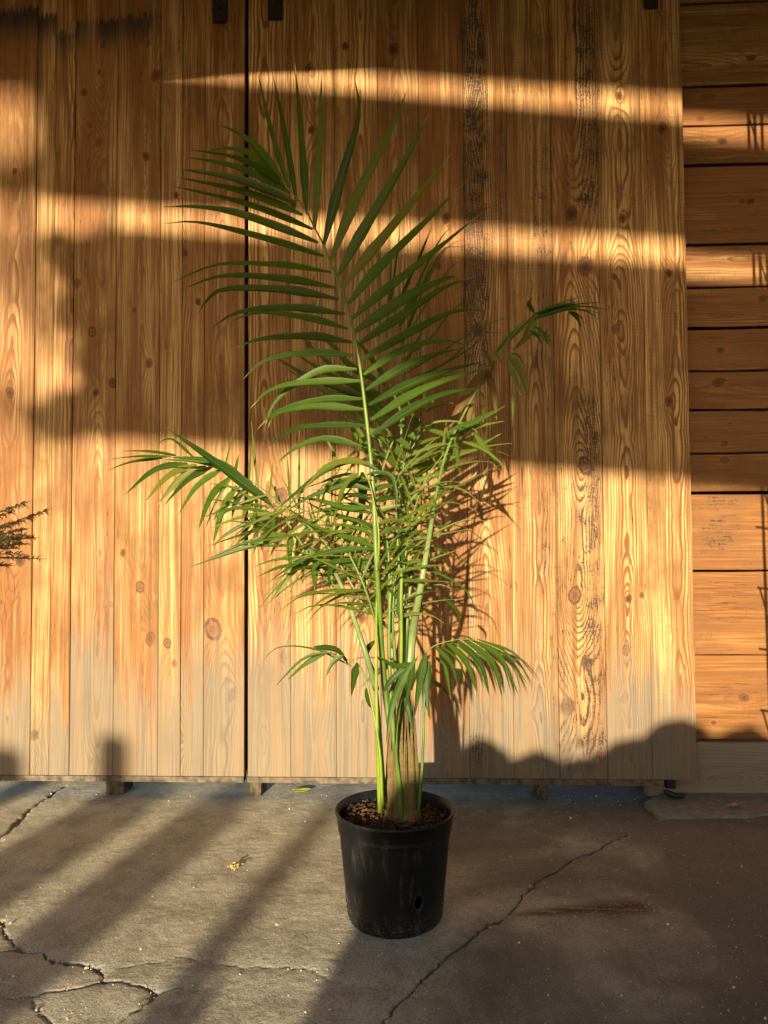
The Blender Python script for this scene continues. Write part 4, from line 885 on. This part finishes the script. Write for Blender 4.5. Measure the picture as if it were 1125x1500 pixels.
# leafy things that only their shadows show
M_fol = simple('yard_foliage', (0.05, 0.09, 0.02), 0.6, 0.3, 0.5, 3)
def leafcloud(centers, n, size, keep=None, rnd=random.Random(9)):
    V, Fc = [], []
    for i in range(n):
        c, r = rnd.choice(centers)
        d = Vector((rnd.gauss(0, 1), rnd.gauss(0, 1), rnd.gauss(0, 1))); d.normalize(); d *= rnd.random() ** 0.4
        p = c + Vector((d.x * r[0], d.y * r[1], d.z * r[2]))
        if keep and not keep(p): continue
        a = Vector((rnd.gauss(0, 1), rnd.gauss(0, 1), rnd.gauss(0, 1))).normalized(); b = a.orthogonal().normalized(); s = size * rnd.uniform(0.6, 1.3)
        o = len(V); V += [p - a * s, p - b * s * .45, p + a * s, p + b * s * .45]; Fc.append((o, o + 1, o + 2, o + 3))
    return V, Fc
v, f = leafcloud([edge_lobe(*q) for q in EDGE_LEAVES], 2600, 0.035, None, random.Random(17))
mk('shadow_edge_leaves', v, f, M_fol, PG)
def blob(c, r, seg=14):
    bm = bmesh.new(); bmesh.ops.create_icosphere(bm, subdivisions=3, radius=1.0)
    v = [Vector(c) + Vector((q.co.x * r[0], q.co.y * r[1], q.co.z * r[2])) * (1 + 0.12 * mnoise.noise(q.co * 2.5 + Vector(c))) for q in bm.verts]
    bm.verts.index_update(); f = [tuple(k.index for k in q.verts) for q in bm.faces]; bm.free(); return v, f
def shrub(label, blobs, Yd, n=900, group='shrubs across the yard'):
    c0 = Vector((sum(b[0].x for b in blobs) / len(blobs), Yd, 0))
    T = thing('yard_shrub', c0, label, 'shrub', group)
    v, f = tube_data([c0, c0 + Vector((0.02, 0, 0.2)), c0 + Vector((0, 0, max(0.3, blobs[0][0].z)))], [0.03, 0.025, 0.015], 7); mk('stem', v, f, M_tw, T)
    parts = [blob(c, tuple(k * 0.92 for k in r)) for c, r in blobs]; parts.append(leafcloud(blobs, n, 0.035, None, random.Random(len(label))))
    v, f = join(*parts); mk('foliage', v, f, M_fol, T)
YH = -5.6
def wb(px, py, rx, rz_, ry=0.4):                        # a foliage lobe whose shadow tops out at wall pixel (px,py)
    p = back(at(px, py), YH); return Vector((p.x, YH, p.z - rz_)), (rx, ry, rz_)
shrub('rounded shrub across the yard, shading the foot of the right door beside the palm', [wb(705, 1064, 0.30, 0.8), wb(780, 1078, 0.40, 0.9), wb(670, 1078, 0.16, 0.75), wb(850, 1082, 0.35, 0.9)], YH)
shrub('wide shrub across the yard, shading the foot of the right door and plank wall', [wb(1000, 1036, 0.42, 0.85), wb(930, 1058, 0.40, 0.9), wb(1110, 1052, 0.45, 0.8), wb(1230, 1056, 0.45, 0.8), wb(1350, 1040, 0.45, 0.8), wb(1600, 1040, 0.45, 0.8), wb(1850, 1060, 0.5, 0.8)], YH, 1600)
def gb(px, py, rx, rz_, ry=0.3, Yd=YH):                 # the same for a shadow that ends on the ground
    p = back(gnd(px, py), Yd); return Vector((p.x, Yd, p.z - rz_)), (rx, ry, rz_)
shrub('low shrub across the yard, shading the cracked concrete at lower left', [gb(60, 1412, 0.19, 0.45), gb(-90, 1400, 0.3, 0.45), gb(-300, 1390, 0.4, 0.45)], YH)
shrub('low shrub across the yard, shading the concrete below and left of the pot', [gb(350, 1392, 0.12, 0.45), gb(300, 1432, 0.12, 0.42)], YH)
def post(end, wd, label, Yd=-9.5):
    p = back(end, Yd)
    v, f = box_data(p.x - wd / 2, p.x + wd / 2, Yd - wd / 2, Yd + wd / 2, 0, p.z)
    v = v + [(p.x, Yd, p.z + wd * 0.3)]; f = [q for q in f if q != (4, 5, 7, 6)] + [(4, 5, 8), (5, 7, 8), (7, 6, 8), (6, 4, 8)]
    tag(mk('yard_post', v, f, M_beam, None, (p.x, Yd, 0)), label, 'post', 'posts across the yard')
post(gnd(330, 1176), 0.21, 'timber post across the yard casting the broad shadow streak left of the pot')
post(gnd(212, 1166), 0.19, 'timber post across the yard casting the shadow streak ending below the left door')
post(at(166, 1085), 0.11, 'timber post across the yard whose shadow climbs the foot of the left door')
post(at(8, 1105), 0.13, 'timber post across the yard casting the shadow streak at the left edge')
post(gnd(494, 1172), 0.085, 'thin post across the yard, standing in for a hanging clump that casts the shadow just left of the pot')  # stand-in post: its shadow replaces that of a hanging leafy clump
# far tree: sunlight through the gaps of its crown dapples the left door
YF = -21.0
tc = back(at(-190, 320), YF)
TREE = thing('yard_tree', (tc.x, YF, 0), 'tall broadleaf tree beyond the yard, dappling the left door', 'tree')
v, f = tube_data(spline([(tc.x, YF, 0), (tc.x + 0.1, YF, 3.5), (tc.x, YF, tc.z)], 12), [0.24 - 0.014 * k for k in range(13)], 10); mk('trunk', v, f, M_tw, TREE)
holes = [(4, 184, 0.12), (68, 22, 0.03)]
solid = [(-90, 40, 170, 60), (5, 182, 105, 112), (-330, 200, 150, 200)]
spots = [(60, 465, 24, 18), (45, 612, 34, 24), (60, 372, 34, 20), (15, 400, 16, 14)]
def wr(px, py, rx, ry):
    c = back(at(px, py), YF); return c, (rx / 358, 0.9, ry / 358)
hc = [(back(at(a, b), YF), r) for a, b, r in holes]
def keep(p):
    for c, r in hc:
        q = back(p, YF)
        if math.hypot(q.x - c.x, q.z - c.z) < r + 0.045: return False
    return True
CL = [wr(*s_) for s_ in solid]
V1 = leafcloud(CL, 9000, 0.05, keep, random.Random(2)); V2 = leafcloud([wr(*s_) for s_ in spots], 700, 0.035, keep, random.Random(5))
v, f = join(V1, V2); mk('crown', v, f, M_fol, TREE)

# unseen belt of far trees and hedges, added to block sky at the horizon
rnd = random.Random(61); parts = []
for k in range(46):
    th = math.pi * (1.0 + (k + 0.5) / 46)               # half circle on the yard's side
    rr_k = 25 + rnd.uniform(-1.5, 1.5); cx_, cy_ = rr_k * math.cos(th), rr_k * math.sin(th) - 1
    toward_sun = max(0.0, (-cy_) / rr_k)
    hgt = 2.0 + rnd.uniform(-0.3, 0.2) if toward_sun > 0.75 else 4.2 + rnd.uniform(-1, 1)
    parts.append(blob((cx_, cy_, hgt * 0.5), (2.2, 1.6, hgt * 0.52)))
v, f = join(*parts)
tag(mk('sky_block_belt', v, f, M_fol, None, (0, -20, 0)), 'unseen belt of far trees and hedges, added to block the horizon sky', 'trees', None, 'stuff')
